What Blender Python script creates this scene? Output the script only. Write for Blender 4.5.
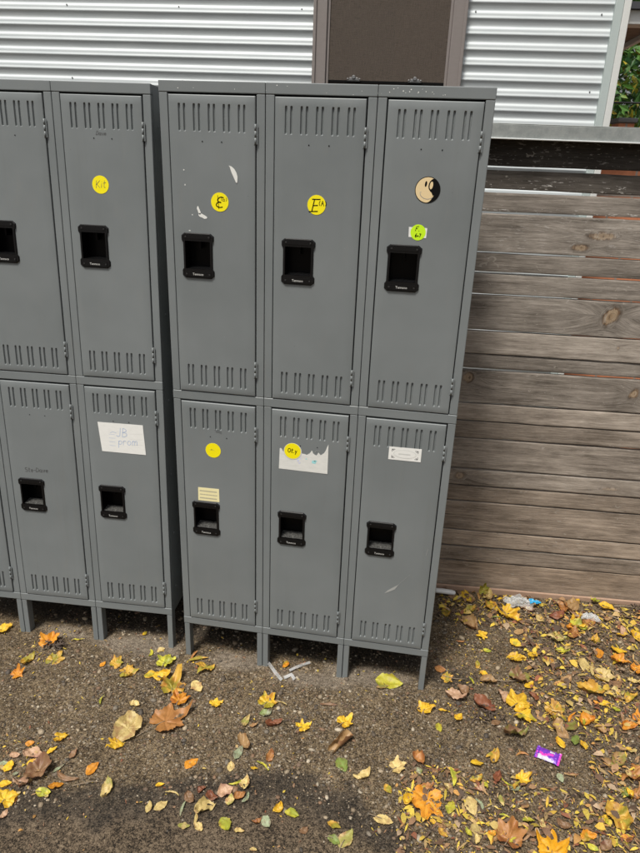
import bpy, bmesh, math, random
import numpy as np
from mathutils import Vector, Matrix, noise as mnoise

# ------------------------------------------------------------------ scene, camera, light
for o in list(bpy.data.objects):
    bpy.data.objects.remove(o)
S = bpy.context.scene
COL = S.collection
R = math.radians
random.seed(11)
RNG = np.random.default_rng(5)

cam_d = bpy.data.cameras.new('camera')
cam = bpy.data.objects.new('camera', cam_d)
COL.objects.link(cam)
S.camera = cam
YAW, PITCH, ROLL = -0.15177, -0.380854, 0.039777
f = Vector((math.sin(YAW)*math.cos(PITCH), math.cos(YAW)*math.cos(PITCH), math.sin(PITCH)))
r = Vector((math.cos(YAW), -math.sin(YAW), 0))
u = r.cross(f)
r2 = math.cos(ROLL)*r + math.sin(ROLL)*u
u2 = -math.sin(ROLL)*r + math.cos(ROLL)*u
M = Matrix((r2, u2, -f)).transposed().to_4x4()
M.translation = Vector((0.786159, -1.935441, 1.785729))
cam.matrix_world = M
cam_d.sensor_fit = 'VERTICAL'
cam_d.sensor_height = 36.0
cam_d.sensor_width = 27.0
cam_d.lens = 658.85*36/853
cam_d.clip_start = 0.05
cam_d.clip_end = 500

SUN_EL, SUN_AZ = R(64), R(205)      # azimuth measured clockwise from +Y; the sun stands high behind the camera
W_ = bpy.data.worlds.new('World')
S.world = W_
W_.use_nodes = True
wn = W_.node_tree.nodes
wl = W_.node_tree.links
bg = wn['Background']
sky = wn.new('ShaderNodeTexSky')
sky.sky_type = 'NISHITA'
sky.sun_disc = False
sky.sun_elevation = SUN_EL
sky.sun_rotation = SUN_AZ
sky.air_density = 1.2
sky.dust_density = 5.0
hs = wn.new('ShaderNodeHueSaturation')
hs.inputs['Saturation'].default_value = 0.28     # overcast: a nearly white sky
wl.new(sky.outputs[0], hs.inputs['Color'])
wl.new(hs.outputs[0], bg.inputs['Color'])
bg.inputs['Strength'].default_value = 0.05

sun_d = bpy.data.lights.new('sun', 'SUN')
sun_d.energy = 2.0
sun_d.angle = R(11)
sun_d.color = (1.0, 0.95, 0.87)
sun = bpy.data.objects.new('sun', sun_d)
COL.objects.link(sun)
sd = Vector((math.sin(SUN_AZ)*math.cos(SUN_EL), math.cos(SUN_AZ)*math.cos(SUN_EL), math.sin(SUN_EL)))
sun.rotation_euler = sd.to_track_quat('Z', 'Y').to_euler()
sun.location = sd*20

S.view_settings.view_transform = 'Standard'
S.view_settings.look = 'None'
S.view_settings.gamma = 1
S.view_settings.exposure = 0.98
S.view_settings.use_curve_mapping = False
S.render.engine = 'CYCLES'

# ------------------------------------------------------------------ helpers
def obj(name, me, mats, parent=None, loc=(0,0,0), rot=(0,0,0)):
    if isinstance(me, bmesh.types.BMesh):
        bm = me
        me = bpy.data.meshes.new(name)
        bm.to_mesh(me)
        bm.free()
    if not isinstance(mats, (list, tuple)):
        mats = [mats]
    if len(me.materials) == 0:
        for m in mats:
            me.materials.append(m)
    o = bpy.data.objects.new(name, me)
    COL.objects.link(o)
    o.location = loc
    o.rotation_euler = rot
    if parent is not None:
        o.parent = parent
    return o

def empty(name, loc=(0,0,0), rot=(0,0,0)):
    o = bpy.data.objects.new(name, None)
    o.empty_display_size = 0.1
    COL.objects.link(o)
    o.location = loc
    o.rotation_euler = rot
    return o

def tag(o, label=None, cat=None, group=None, kind=None):
    if label: o['label'] = label
    if cat: o['category'] = cat
    if group: o['group'] = group
    if kind: o['kind'] = kind
    return o

def box(bm, x0, x1, y0, y1, z0, z1, mi=0):
    v = [bm.verts.new((x, y, z)) for x in (x0, x1) for y in (y0, y1) for z in (z0, z1)]
    fs = [(0,1,3,2), (4,6,7,5), (0,4,5,1), (2,3,7,6), (0,2,6,4), (1,5,7,3)]
    out = []
    for q in fs:
        fc = bm.faces.new([v[i] for i in q])
        fc.material_index = mi
        out.append(fc)
    return v

def bevel(o, w=0.0012, seg=2):
    m = o.modifiers.new('bevel', 'BEVEL')
    m.width = w
    m.segments = seg
    m.limit_method = 'ANGLE'
    m.angle_limit = R(40)
    return o

def mesh_np(name, verts, faces, smooth=False, attrs=None, mat_idx=None):
    me = bpy.data.meshes.new(name)
    me.from_pydata([tuple(v) for v in verts], [], [tuple(q) for q in faces])
    if smooth:
        me.polygons.foreach_set('use_smooth', [True]*len(me.polygons))
    if mat_idx is not None:
        me.polygons.foreach_set('material_index', list(mat_idx))
    for k, a in (attrs or {}).items():
        a = np.asarray(a, dtype=np.float32)
        if a.ndim == 2:
            at = me.attributes.new(k, 'FLOAT_COLOR', 'POINT')
            at.data.foreach_set('color', np.concatenate([a, np.ones((len(a), 1), np.float32)], 1).ravel())
        else:
            at = me.attributes.new(k, 'FLOAT', 'POINT')
            at.data.foreach_set('value', a)
    me.update()
    return me

def grid_faces(nx, ny):
    i = np.arange(nx-1)[:, None]*ny + np.arange(ny-1)[None, :]
    i = i.ravel()
    return np.stack([i, i+ny, i+ny+1, i+1], 1)

def tube(bm, pts, rad, n=8, mi=0, cap=True):
    pts = [Vector(p) for p in pts]
    rads = rad if isinstance(rad, (list, tuple)) else [rad]*len(pts)
    rings = []
    for i, p in enumerate(pts):
        d = (pts[min(i+1, len(pts)-1)] - pts[max(i-1, 0)]).normalized()
        a = d.orthogonal().normalized() if i == 0 else (a - a.dot(d)*d).normalized()
        b = d.cross(a)
        rings.append([bm.verts.new(p + rads[i]*(math.cos(2*math.pi*k/n)*a + math.sin(2*math.pi*k/n)*b)) for k in range(n)])
    for A, B in zip(rings, rings[1:]):
        for k in range(n):
            fc = bm.faces.new((A[k], A[(k+1) % n], B[(k+1) % n], B[k]))
            fc.material_index = mi
            fc.smooth = True
    if cap:
        bm.faces.new(rings[0][::-1]).material_index = mi
        bm.faces.new(rings[-1]).material_index = mi

# value noise in numpy for fields
def vnoise(x, y, seed=0):
    xi = np.floor(x).astype(np.int64); yi = np.floor(y).astype(np.int64)
    xf = x-xi; yf = y-yi
    def h(a, b):
        n = (a*374761393 + b*668265263 + seed*974634777) & 0xffffffff
        n = ((n ^ (n >> 13))*1274126177) & 0xffffffff
        return ((n ^ (n >> 16)) & 0xffff)/65535.0
    sx = xf*xf*(3-2*xf); sy = yf*yf*(3-2*yf)
    return (h(xi, yi)*(1-sx)+h(xi+1, yi)*sx)*(1-sy) + (h(xi, yi+1)*(1-sx)+h(xi+1, yi+1)*sx)*sy
def fbm(x, y, oct=4, seed=0):
    t = 0; a = .5; s = 0
    for k in range(oct):
        t = t + a*vnoise(x*2**k, y*2**k, seed+k); s += a; a *= .5
    return t/s
def sst(a, b, x):
    t = np.clip((x-a)/(b-a), 0, 1)
    return t*t*(3-2*t)

# ------------------------------------------------------------------ materials
class NT:
    def __init__(s, name):
        s.m = bpy.data.materials.new(name)
        s.m.use_nodes = True
        s.t = s.m.node_tree
        s.b = s.t.nodes['Principled BSDF']
        s.out = s.t.nodes['Material Output']
    def n(s, typ, ins=None, **kw):
        nd = s.t.nodes.new('ShaderNode'+typ)
        for k, v in kw.items():
            setattr(nd, k, v)
        for k, v in (ins or {}).items():
            if isinstance(v, bpy.types.NodeSocket):
                s.t.links.new(v, nd.inputs[k])
            else:
                nd.inputs[k].default_value = v
        return nd
    def set(s, **kw):
        for k, v in kw.items():
            k = k.replace('_', ' ')
            if isinstance(v, bpy.types.NodeSocket):
                s.t.links.new(v, s.b.inputs[k])
            else:
                if k == 'Base Color' and len(v) == 3: v = (*v, 1)
                s.b.inputs[k].default_value = v
    def coord(s, which='Object'):
        return s.n('TexCoord').outputs[which]
    def attr(s, name, out='Fac'):
        return s.n('Attribute', attribute_name=name).outputs[out]
    def mapp(s, vec, scale=(1,1,1), loc=(0,0,0)):
        return s.n('Mapping', {'Vector': vec, 'Scale': scale, 'Location': loc}).outputs[0]
    def noise(s, vec, scale, detail=4, rough=.55, dist=0.0):
        return s.n('TexNoise', {'Vector': vec, 'Scale': scale, 'Detail': detail, 'Roughness': rough, 'Distortion': dist}).outputs['Fac']
    def ramp(s, fac, stops, interp='LINEAR'):
        nd = s.n('ValToRGB', {'Fac': fac})
        cr = nd.color_ramp
        cr.interpolation = interp
        while len(cr.elements) > 1: cr.elements.remove(cr.elements[-1])
        for i, (p, c) in enumerate(stops):
            e = cr.elements[0] if i == 0 else cr.elements.new(p)
            e.position = p
            e.color = (c, c, c, 1) if isinstance(c, (int, float)) else (*c, 1)
        return nd.outputs[0]
    def mix(s, fac, a, b, mode='MIX'):
        nd = s.n('Mix', data_type='RGBA', blend_type=mode)
        for i, v in ((0, fac), (6, a), (7, b)):
            if isinstance(v, bpy.types.NodeSocket): s.t.links.new(v, nd.inputs[i])
            else: nd.inputs[i].default_value = v if i == 0 else (*v, 1)
        return nd.outputs[2]
    def math(s, op, a, b=0.0, c=None):
        nd = s.n('Math', operation=op)
        for i, v in enumerate((a, b, c)):
            if v is None: continue
            if isinstance(v, bpy.types.NodeSocket): s.t.links.new(v, nd.inputs[i])
            else: nd.inputs[i].default_value = v
        return nd.outputs[0]
    def bump(s, h, strength=.3, dist=.002):
        return s.n('Bump', {'Height': h, 'Strength': strength, 'Distance': dist}).outputs[0]

def flat(name, col, rough=.6, metal=0.0, spec=.5):
    t = NT(name)
    t.set(Base_Color=col, Roughness=rough, Metallic=metal)
    t.b.inputs['Specular IOR Level'].default_value = spec
    return t.m

MT = {}
def mk_paint():
    t = NT('locker_paint')
    rn = t.math('MULTIPLY', t.n('ObjectInfo').outputs['Random'], 40.0)     # every panel its own patch of the pattern
    c = t.n('VectorMath', {0: t.coord(), 1: t.n('CombineXYZ', {'X': rn, 'Y': rn, 'Z': rn}).outputs[0]}, operation='ADD').outputs[0]
    big = t.noise(c, 3.0, 4)
    col = t.ramp(big, [(.3, (.161,.178,.182)), (.7, (.190,.208,.213))])
    sm = t.noise(t.mapp(c, (1, 1, .25)), 30, 5, .7)
    col = t.mix(t.ramp(sm, [(.55, 0), (.8, .35)]), col, (.20,.205,.195))
    specks = t.noise(c, 260, 2, .5)
    col = t.mix(t.ramp(specks, [(.765, 0), (.80, .55)]), col, (.45,.45,.43))
    st = t.noise(t.mapp(c, (26, 26, .9)), 1.0, 4, .6)
    col = t.mix(t.ramp(st, [(.60, 0), (.80, .15)]), col, (.115,.115,.105))
    dk = t.noise(c, 120, 3, .6)
    col = t.mix(t.ramp(dk, [(.72, 0), (.8, .5)]), col, (.06,.06,.055))
    ro = t.ramp(t.noise(c, 12, 4), [(.3, .31), (.7, .45)])
    t.set(Base_Color=col, Roughness=ro, Normal=t.bump(t.noise(c, 420, 2), .06, .0006))
    t.b.inputs['Specular IOR Level'].default_value = .4
    return t.m
MT['paint'] = mk_paint()
MT['gap_shade'] = flat('locker_gap_shade', (.012,.012,.012), .8, spec=.1)  # near-black copy of the paint: shade of the door gaps as colour
MT['plastic'] = flat('black_plastic', (.005,.005,.0055), .33, spec=.34)
MT['plastic_in'] = flat('black_plastic_recess', (.002,.002,.0025), .3, spec=.14)  # blacker copy of the plastic: the recess's shade put into the colour
MT['hole'] = flat('dark_hole', (.006,.006,.006), .9, spec=.1)
MT['screw'] = flat('screw_steel', (.28,.28,.28), .4, .8)
MT['dark_screw'] = flat('blackened_screw', (.05,.05,.05), .4, .5)
MT['print'] = flat('white_print', (.62,.62,.60), .6)
def mk_dust():
    t = NT('dusty_ledge')
    c = t.coord()
    k = t.noise(c, 180, 4, .7)
    t.set(Base_Color=t.ramp(k, [(.35, (.008,.008,.008)), (.6, (.07,.07,.066)), (.8, (.18,.175,.16))]), Roughness=.9)
    return t.m
MT['dust'] = mk_dust()
MT['yellow_paper'] = flat('yellow_sticker_paper', (.90,.78,.001), .5)
MT['lime_paper'] = flat('lime_sticker_paper', (.55,.86,.01), .5)
MT['cream'] = flat('cream_print', (.74,.58,.33), .4)
MT['black_ink'] = flat('black_ink', (.004,.004,.004), .6, spec=.12)
MT['grey_ink'] = flat('grey_marker_ink', (.075,.075,.075), .7)
MT['pencil'] = flat('faint_pencil', (.46,.43,.30), .8)
MT['blue_ink'] = flat('blue_pen_ink', (.33,.45,.68), .7)
MT['teal_ink'] = flat('teal_ink_stain', (.32,.66,.68), .7)
MT['lilac_ink'] = flat('lilac_ink_stain', (.58,.60,.76), .7)
MT['residue'] = flat('white_sticker_residue', (.72,.73,.70), .7)
MT['scratch'] = flat('bare_scratch', (.34,.35,.34), .5)
MT['olive_ink'] = flat('faint_olive_ink', (.72,.64,.02), .7)
MT['dark_grey_ink'] = flat('print_grey', (.12,.12,.12), .6)
MT['pale_grey_ink'] = flat('print_pale_grey', (.58,.59,.57), .6)
def mk_paper(name, c0, c1):
    t = NT(name)
    c = t.coord()
    t.set(Base_Color=t.mix(t.noise(t.mapp(c, (1,1,3)), 40, 4), c0, c1), Roughness=.75)
    return t.m
MT['white_paper'] = mk_paper('white_paper', (.68,.69,.66), (.82,.82,.80))
MT['torn_paper'] = mk_paper('torn_paper', (.56,.57,.54), (.78,.78,.75))
MT['manila'] = mk_paper('manila_label', (.78,.70,.36), (.84,.78,.48))

def mk_cladding():
    t = NT('corrugated_steel')
    c = t.coord()
    k = t.noise(t.mapp(c, (.6, 1, 6)), 8, 4)
    col = t.ramp(k, [(.3, (.51,.555,.57)), (.7, (.58,.62,.63))])
    d = t.noise(t.mapp(c, (3, 1, 1)), 30, 5, .7)
    col = t.mix(t.ramp(d, [(.62, 0), (.8, .3)]), col, (.38,.40,.39))
    t.set(Base_Color=col, Metallic=.15, Roughness=t.ramp(k, [(.3, .48), (.7, .56)]))
    return t.m
MT['cladding'] = mk_cladding()
def mk_galv():
    t = NT('galvanised_steel')
    c = t.coord()
    k = t.n('TexVoronoi', {'Vector': t.mapp(c, (1, 1, 1)), 'Scale': 90}).outputs['Distance']
    k2 = t.noise(c, 25, 5, .7)
    col = t.ramp(k2, [(.3, (.24,.265,.26)), (.7, (.38,.40,.39))])
    col = t.mix(t.ramp(k, [(0, .35), (.25, 0)]), col, (.5,.52,.5))
    t.set(Base_Color=col, Metallic=.35, Roughness=.5)
    return t.m
MT['galv'] = mk_galv()
MT['lit_galv'] = flat('lip_highlight_zinc', (.70,.73,.73), .35, .2)  # paler than the rail: the lip's catch of light put into colour
MT['trim'] = mk_paper('pale_green_trim', (.42,.49,.48), (.47,.53,.52))
MT['white_trim'] = mk_paper('white_trim_paint', (.62,.64,.62), (.70,.71,.69))
MT['win_frame'] = mk_paper('taupe_window_frame', (.20,.175,.165), (.235,.21,.20))
def mk_screen():
    t = NT('insect_screen')
    c = t.coord()
    a = t.n('TexWave', {'Vector': c, 'Scale': 230, 'Distortion': 1.5, 'Detail': 2}, wave_type='BANDS', bands_direction='Z').outputs['Fac']
    b = t.noise(t.mapp(c, (4, 1, 90)), 6, 4, .7)
    d = t.noise(t.mapp(c, (90, 1, 4)), 6, 4, .7)
    k = t.math('ADD', t.math('MULTIPLY', a, .25), t.math('ADD', t.math('MULTIPLY', b, .5), t.math('MULTIPLY', d, .45)))
    col = t.ramp(k, [(.35, (.040,.033,.028)), (.85, (.140,.108,.083))])
    t.set(Base_Color=col, Roughness=.8)
    tr = t.n('BsdfTransparent')
    mx = t.n('MixShader', {0: t.ramp(k, [(.4, .45), (.7, .15)]), 1: t.b.outputs[0], 2: tr.outputs[0]})
    t.t.links.new(mx.outputs[0], t.out.inputs['Surface'])
    return t.m
MT['screen'] = mk_screen()
MT['blind'] = mk_paper('brown_blind', (.24,.14,.08), (.30,.18,.11))
MT['glass_dark'] = flat('dark_window_glass', (.02,.02,.022), .1)

def mk_wood():
    t = NT('weathered_board')
    gx, gz, tone, knot, warm = t.attr('gx'), t.attr('gz'), t.attr('tone'), t.attr('knot'), t.attr('warm')
    v = t.n('CombineXYZ', {'X': gx, 'Y': tone, 'Z': gz}).outputs[0]
    ofs = t.n('VectorMath', {0: v, 1: (1, 37, 1)}, operation='MULTIPLY').outputs[0]
    fine = t.noise(t.mapp(ofs, (16, 1, 380)), 1.0, 8, .75, .3)
    mid = t.noise(t.mapp(ofs, (3.2, 1, 70)), 1.0, 6, .68, .6)
    blot = t.noise(t.mapp(ofs, (4, 1, 9)), 1.3, 4, .6)
    g = t.math('ADD', t.math('MULTIPLY', fine, .5), t.math('ADD', t.math('MULTIPLY', mid, .35), t.math('MULTIPLY', blot, .3)))
    col = t.ramp(g, [(.37, (.026,.023,.021)), (.49, (.122,.110,.097)), (.59, (.222,.205,.184)), (.74, (.39,.365,.335))])
    tn = t.n('HueSaturation', {'Color': col, 'Value': t.math('ADD', .34, t.math('MULTIPLY', tone, 1.48))}).outputs[0]
    wcol = t.mix(1.0, tn, (1.05, .86, .69), 'MULTIPLY')
    tn = t.mix(warm, tn, wcol)
    # knots
    kc = t.ramp(t.math('ADD', t.attr('kd'), t.math('MULTIPLY', t.math('SUBTRACT', t.noise(t.mapp(ofs, (90, 1, 90)), 1.0, 5, .7), .5), 1.5)), [(.05, (.05,.03,.02)), (.18, (.26,.18,.11)), (.45, (.36,.275,.185)), (.62, (.17,.105,.06)), (.80, (.05,.033,.022)), (1.0, (.11,.085,.065))])
    tn = t.mix(knot, tn, kc)
    ck = t.math('ABSOLUTE', t.math('SUBTRACT', t.noise(t.mapp(ofs, (2.6, 1, 130)), 1.0, 2, .5), .5))
    cm = t.math('MULTIPLY', t.ramp(ck, [(.0, 1), (.010, 0)]), t.ramp(t.noise(t.mapp(ofs, (3, 1, 8)), 1.0, 2), [(.5, 0), (.6, .85)]))
    tn = t.mix(cm, tn, (.022,.019,.016))
    # pale scuffs and flecks
    fl = t.noise(t.mapp(ofs, (38, 1, 190)), 1.0, 3, .6)
    tn = t.mix(t.math('MULTIPLY', t.ramp(fl, [(.61, 0), (.66, .8)]), t.attr('fleck')), tn, (.52,.50,.47))
    sc = t.noise(t.mapp(ofs, (26, 1, 44)), 1.0, 2, .5, 2.0)
    tn = t.mix(t.ramp(sc, [(.69, 0), (.72, .45)]), tn, (.40,.37,.33))
    t.set(Base_Color=tn, Roughness=.82, Normal=t.bump(g, .55, .003))
    t.b.inputs['Specular IOR Level'].default_value = .25
    return t.m
MT['wood'] = mk_wood()
MT['batten'] = mk_paper('pinkish_pine', (.30,.19,.13), (.42,.29,.21))
MT['post'] = mk_paper('old_timber', (.10,.085,.07), (.16,.14,.12))

def mk_ground():
    t = NT('gravelly_earth')
    c = t.coord()
    wet_and_shade, sand, soil = t.attr('wet_and_shade'), t.attr('sand'), t.attr('soil')
    a = t.noise(c, 9, 6, .65)
    b = t.noise(c, 70, 5, .7)
    d = t.math('ADD', t.math('MULTIPLY', t.noise(c, 200, 3, .6), .55), t.math('MULTIPLY', t.noise(c, 520, 2, .6), .45))
    k = t.math('ADD', t.math('MULTIPLY', a, .32), t.math('ADD', t.math('MULTIPLY', t.math('SUBTRACT', b, .5), .75), t.math('ADD', .34, t.math('MULTIPLY', t.math('SUBTRACT', d, .5), 1.5))))
    col = t.ramp(k, [(.34, (.014,.0095,.005)), (.46, (.078,.055,.030)), (.58, (.165,.120,.071)), (.76, (.35,.27,.165))])
    # small stones bedded in the surface
    vo = t.n('TexVoronoi', {'Vector': t.n('VectorMath', {0: c, 1: t.n('VectorMath', {0: t.n('TexNoise', {'Vector': c, 'Scale': 60.0}).outputs['Color'], 1: (.012,.012,.012)}, operation='MULTIPLY').outputs[0]}, operation='ADD').outputs[0], 'Scale': 95.0, 'Randomness': 1.0})
    stone = t.ramp(vo.outputs['Distance'], [(.30, 1), (.42, 0)])
    sel = t.n('SeparateColor', {'Color': vo.outputs['Color']})
    pick = t.math('MULTIPLY', stone, t.math('MULTIPLY', t.math('GREATER_THAN', sel.outputs[0], .50), t.math('SUBTRACT', 1.0, soil)))
    scol = t.ramp(sel.outputs[1], [(0, (.06,.045,.033)), (.4, (.17,.135,.10)), (.8, (.30,.25,.185)), (1, (.40,.36,.29))])
    col = t.mix(t.math('MULTIPLY', pick, .72), col, scol)
    vo2 = t.n('TexVoronoi', {'Vector': c, 'Scale': 240.0})
    s2 = t.n('SeparateColor', {'Color': vo2.outputs['Color']})
    pk2 = t.math('MULTIPLY', t.ramp(vo2.outputs['Distance'], [(.25, 1), (.4, 0)]), t.math('GREATER_THAN', s2.outputs[0], .58))
    col = t.mix(t.math('MULTIPLY', pk2, .7), col, t.ramp(s2.outputs[1], [(0, (.10,.075,.05)), (1, (.38,.32,.24))]))
    col = t.mix(t.math('MULTIPLY', sand, .7), col, t.ramp(k, [(.34, (.12,.095,.07)), (.7, (.34,.29,.23))]))
    scl = t.ramp(k, [(.36, (.011,.008,.0055)), (.46, (.066,.048,.031)), (.60, (.150,.112,.075)), (.75, (.24,.185,.13))])
    col = t.mix(t.math('MULTIPLY', soil, .85), col, scl)
    col = t.mix(t.math('MULTIPLY', wet_and_shade, .80), col, t.ramp(k, [(.38, (.008,.007,.006)), (.72, (.070,.056,.044))]))  # covers the wet strip and the shade painted under the lockers
    h = t.math('ADD', k, t.math('ADD', t.math('MULTIPLY', pick, .35), t.math('MULTIPLY', pk2, .15)))
    ro = t.math('SUBTRACT', .92, t.math('MULTIPLY', wet_and_shade, .22))
    t.set(Base_Color=col, Roughness=ro, Normal=t.bump(h, .8, .006))
    t.b.inputs['Specular IOR Level'].default_value = .3
    return t.m
MT['ground'] = mk_ground()

def mk_leaf():
    t = NT('autumn_leaf')
    c = t.coord()
    col = t.attr('Col', 'Color')
    k = t.noise(c, 90, 4, .7)
    col = t.mix(t.ramp(k, [(.52, 0), (.72, .6)]), col, (.22,.10,.028))
    sp = t.noise(c, 420, 3, .6)
    col = t.mix(t.ramp(sp, [(.58, 0), (.70, .5)]), col, (.12,.06,.025))
    t.set(Base_Color=col, Roughness=.5, Normal=t.bump(k, .4, .002))
    tl = t.n('BsdfTranslucent', {'Color': col})
    mx = t.n('MixShader', {0: .22, 1: t.b.outputs[0], 2: tl.outputs[0]})
    t.t.links.new(mx.outputs[0], t.out.inputs['Surface'])
    return t.m
MT['leaf'] = mk_leaf()
def mk_vc(name, rough=.8, sc=300):
    t = NT(name)
    col = t.attr('Col', 'Color')
    k = t.noise(t.coord(), sc, 3)
    t.set(Base_Color=t.mix(t.ramp(k, [(.3, .45), (.7, 0)]), col, (.05,.04,.03)), Roughness=rough)
    return t.m
MT['pebble'] = mk_vc('pebble_stone', .75)
MT['litter'] = mk_vc('leaf_crumbs', .8)
def mk_foliage():
    t = NT('tree_foliage')
    col = t.attr('Col', 'Color')
    t.set(Base_Color=col, Roughness=.5)
    tl = t.n('BsdfTranslucent', {'Color': col})
    mx = t.n('MixShader', {0: .3, 1: t.b.outputs[0], 2: tl.outputs[0]})
    t.t.links.new(mx.outputs[0], t.out.inputs['Surface'])
    return t.m
MT['foliage'] = mk_foliage()
MT['bark'] = mk_paper('bark', (.05,.04,.032), (.10,.08,.06))
def mk_brick():
    t = NT('orange_brick')
    c = t.coord()
    sw = t.n('SeparateXYZ', {'Vector': c})
    v = t.n('CombineXYZ', {'X': sw.outputs[0], 'Y': sw.outputs[2]}).outputs[0]
    br = t.n('TexBrick', {'Vector': v, 'Color1': (.64,.25,.13,1), 'Color2': (.56,.21,.10,1), 'Mortar': (.34,.30,.26,1), 'Scale': 1.0,
                          'Mortar Size': .006, 'Brick Width': .235, 'Row Height': .076})
    k = t.noise(c, 40, 4)
    t.set(Base_Color=t.mix(t.ramp(k, [(.4, 0), (.8, .4)]), br.outputs['Color'], (.30,.12,.06)), Roughness=.85)
    return t.m
MT['brick'] = mk_brick()
MT['cap_stone'] = mk_paper('grey_cap_stone', (.13,.13,.13), (.2,.2,.195))
MT['shingle'] = mk_paper('dark_shingle', (.035,.038,.045), (.06,.062,.07))
MT['soffit'] = mk_paper('brown_soffit_boards', (.17,.125,.095), (.25,.19,.15))
MT['cable'] = flat('black_cable', (.01,.01,.01), .5)
MT['white_plastic'] = flat('white_plastic', (.72,.72,.70), .35)
def mk_clear(name, tint=(.75,.77,.77), alpha=.40):
    t = NT(name)
    k = t.noise(t.coord(), 22, 3)
    t.set(Base_Color=tint, Roughness=.18)
    tr = t.n('BsdfTransparent')
    mx = t.n('MixShader', {0: t.ramp(k, [(.35, 1-alpha-.15), (.65, 1-alpha+.15)]), 1: t.b.outputs[0], 2: tr.outputs[0]})
    t.t.links.new(mx.outputs[0], t.out.inputs['Surface'])
    return t.m
MT['clear'] = mk_clear('crumpled_clear_film')
MT['clear2'] = mk_clear('milky_plastic', (.55,.56,.56), .32)
MT['blue_film'] = flat('blue_printed_film', (.02,.30,.55), .3)
MT['purple_film'] = flat('purple_foil', (.15,.03,.40), .35)
MT['magenta_film'] = flat('magenta_foil', (.55,.05,.40), .35)
MT['white_film'] = flat('white_printed_foil', (.48,.45,.54), .45)
MT['twig'] = mk_paper('dry_twig', (.16,.115,.075), (.34,.27,.19))
MT['dark_twig'] = mk_paper('dark_twig', (.05,.035,.025), (.10,.07,.05))

# ------------------------------------------------------------------ the ground
def ground_h(x, y):
    x = np.asarray(x, float); y = np.asarray(y, float)
    near = np.exp(-((x-.6)**2+(y+.1)**2)/9.0)
    h = (fbm(x*3, y*3, 3, 3)-.5)*.012 + (fbm(x*22, y*22, 3, 9)-.5)*.008*near
    h = h + .010*sst(.45, .62, y-.05*x)*sst(.9, 1.05, x)                       # litter ridge at the foot of the fence
    h = h*sst(0, .05, np.abs(y)+.03)                                           # level where the locker feet stand
    return h - .002
def ys_edges(x):                                                               # far edge of the dark wet strip
    return np.interp(x, [-.6, -.336, .014, .299, .50, .70, .86, 1.1], [-.68, -.652, -.585, -.500, -.435, -.455, -.58, -.80])
def ground_masks(x, y):
    n = fbm(x*14, y*14, 4, 21)-.5
    n2 = fbm(x*5, y*5, 3, 31)-.5
    e = ys_edges(x)
    band = sst(.03, -.02, (y-e)+n*.10)*sst(-.17, -.08, (y-e)+n*.12)
    soil = sst(-.06, -.12, (y-e)+n*.10)*sst(1.0, .5, x)
    wet_and_shade = band*.9
    wet_and_shade = np.maximum(wet_and_shade, sst(.10, .0, np.hypot((x-1.03)*.8, (y-.09)*1.3)-.03+n*.12)*.75)
    wet_and_shade = np.maximum(wet_and_shade, .95*sst(.05, .12, y+n*.06)*sst(.95, .90, x+n*.05)*sst(.75, .6, y))         # the lockers' shade on the earth below, painted into its colour
    sand = 0*x
    for sx, sy, rx, ry in ((.50, -.035, .17, .05), (.20, .005, .12, .05), (-.18, .02, .20, .06), (.70, .03, .16, .05), (-.52, .03, .12, .04)):
        sand = np.maximum(sand, sst(1.25, .45, np.hypot((x-sx)/rx, (y-sy)/ry)+n*1.3))
    return wet_and_shade*(1-.7*sand), sand, soil
fine_x = np.arange(-1.5, 2.6, .011)
fine_y = np.arange(-1.15, .85, .011)
gx = np.concatenate([[-80, -40, -20, -10, -5, -3, -2.2, -1.8], fine_x, [2.8, 3.2, 4, 6, 10, 20, 40, 80]])
gy = np.concatenate([[-80, -40, -20, -10, -5, -3, -2, -1.5, -1.3], fine_y, [1.0, 1.3, 1.8, 2.5, 4, 8, 16, 40, 80]])
GX, GY = np.meshgrid(gx, gy, indexing='ij')
GX = GX.ravel(); GY = GY.ravel()
GZ = ground_h(GX, GY)
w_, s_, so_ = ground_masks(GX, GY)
me = mesh_np('ground', np.stack([GX, GY, GZ], 1), grid_faces(len(gx), len(gy)), True, {'wet_and_shade': w_, 'sand': s_, 'soil': so_})
tag(obj('ground', me, MT['ground']), kind='structure')

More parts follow.
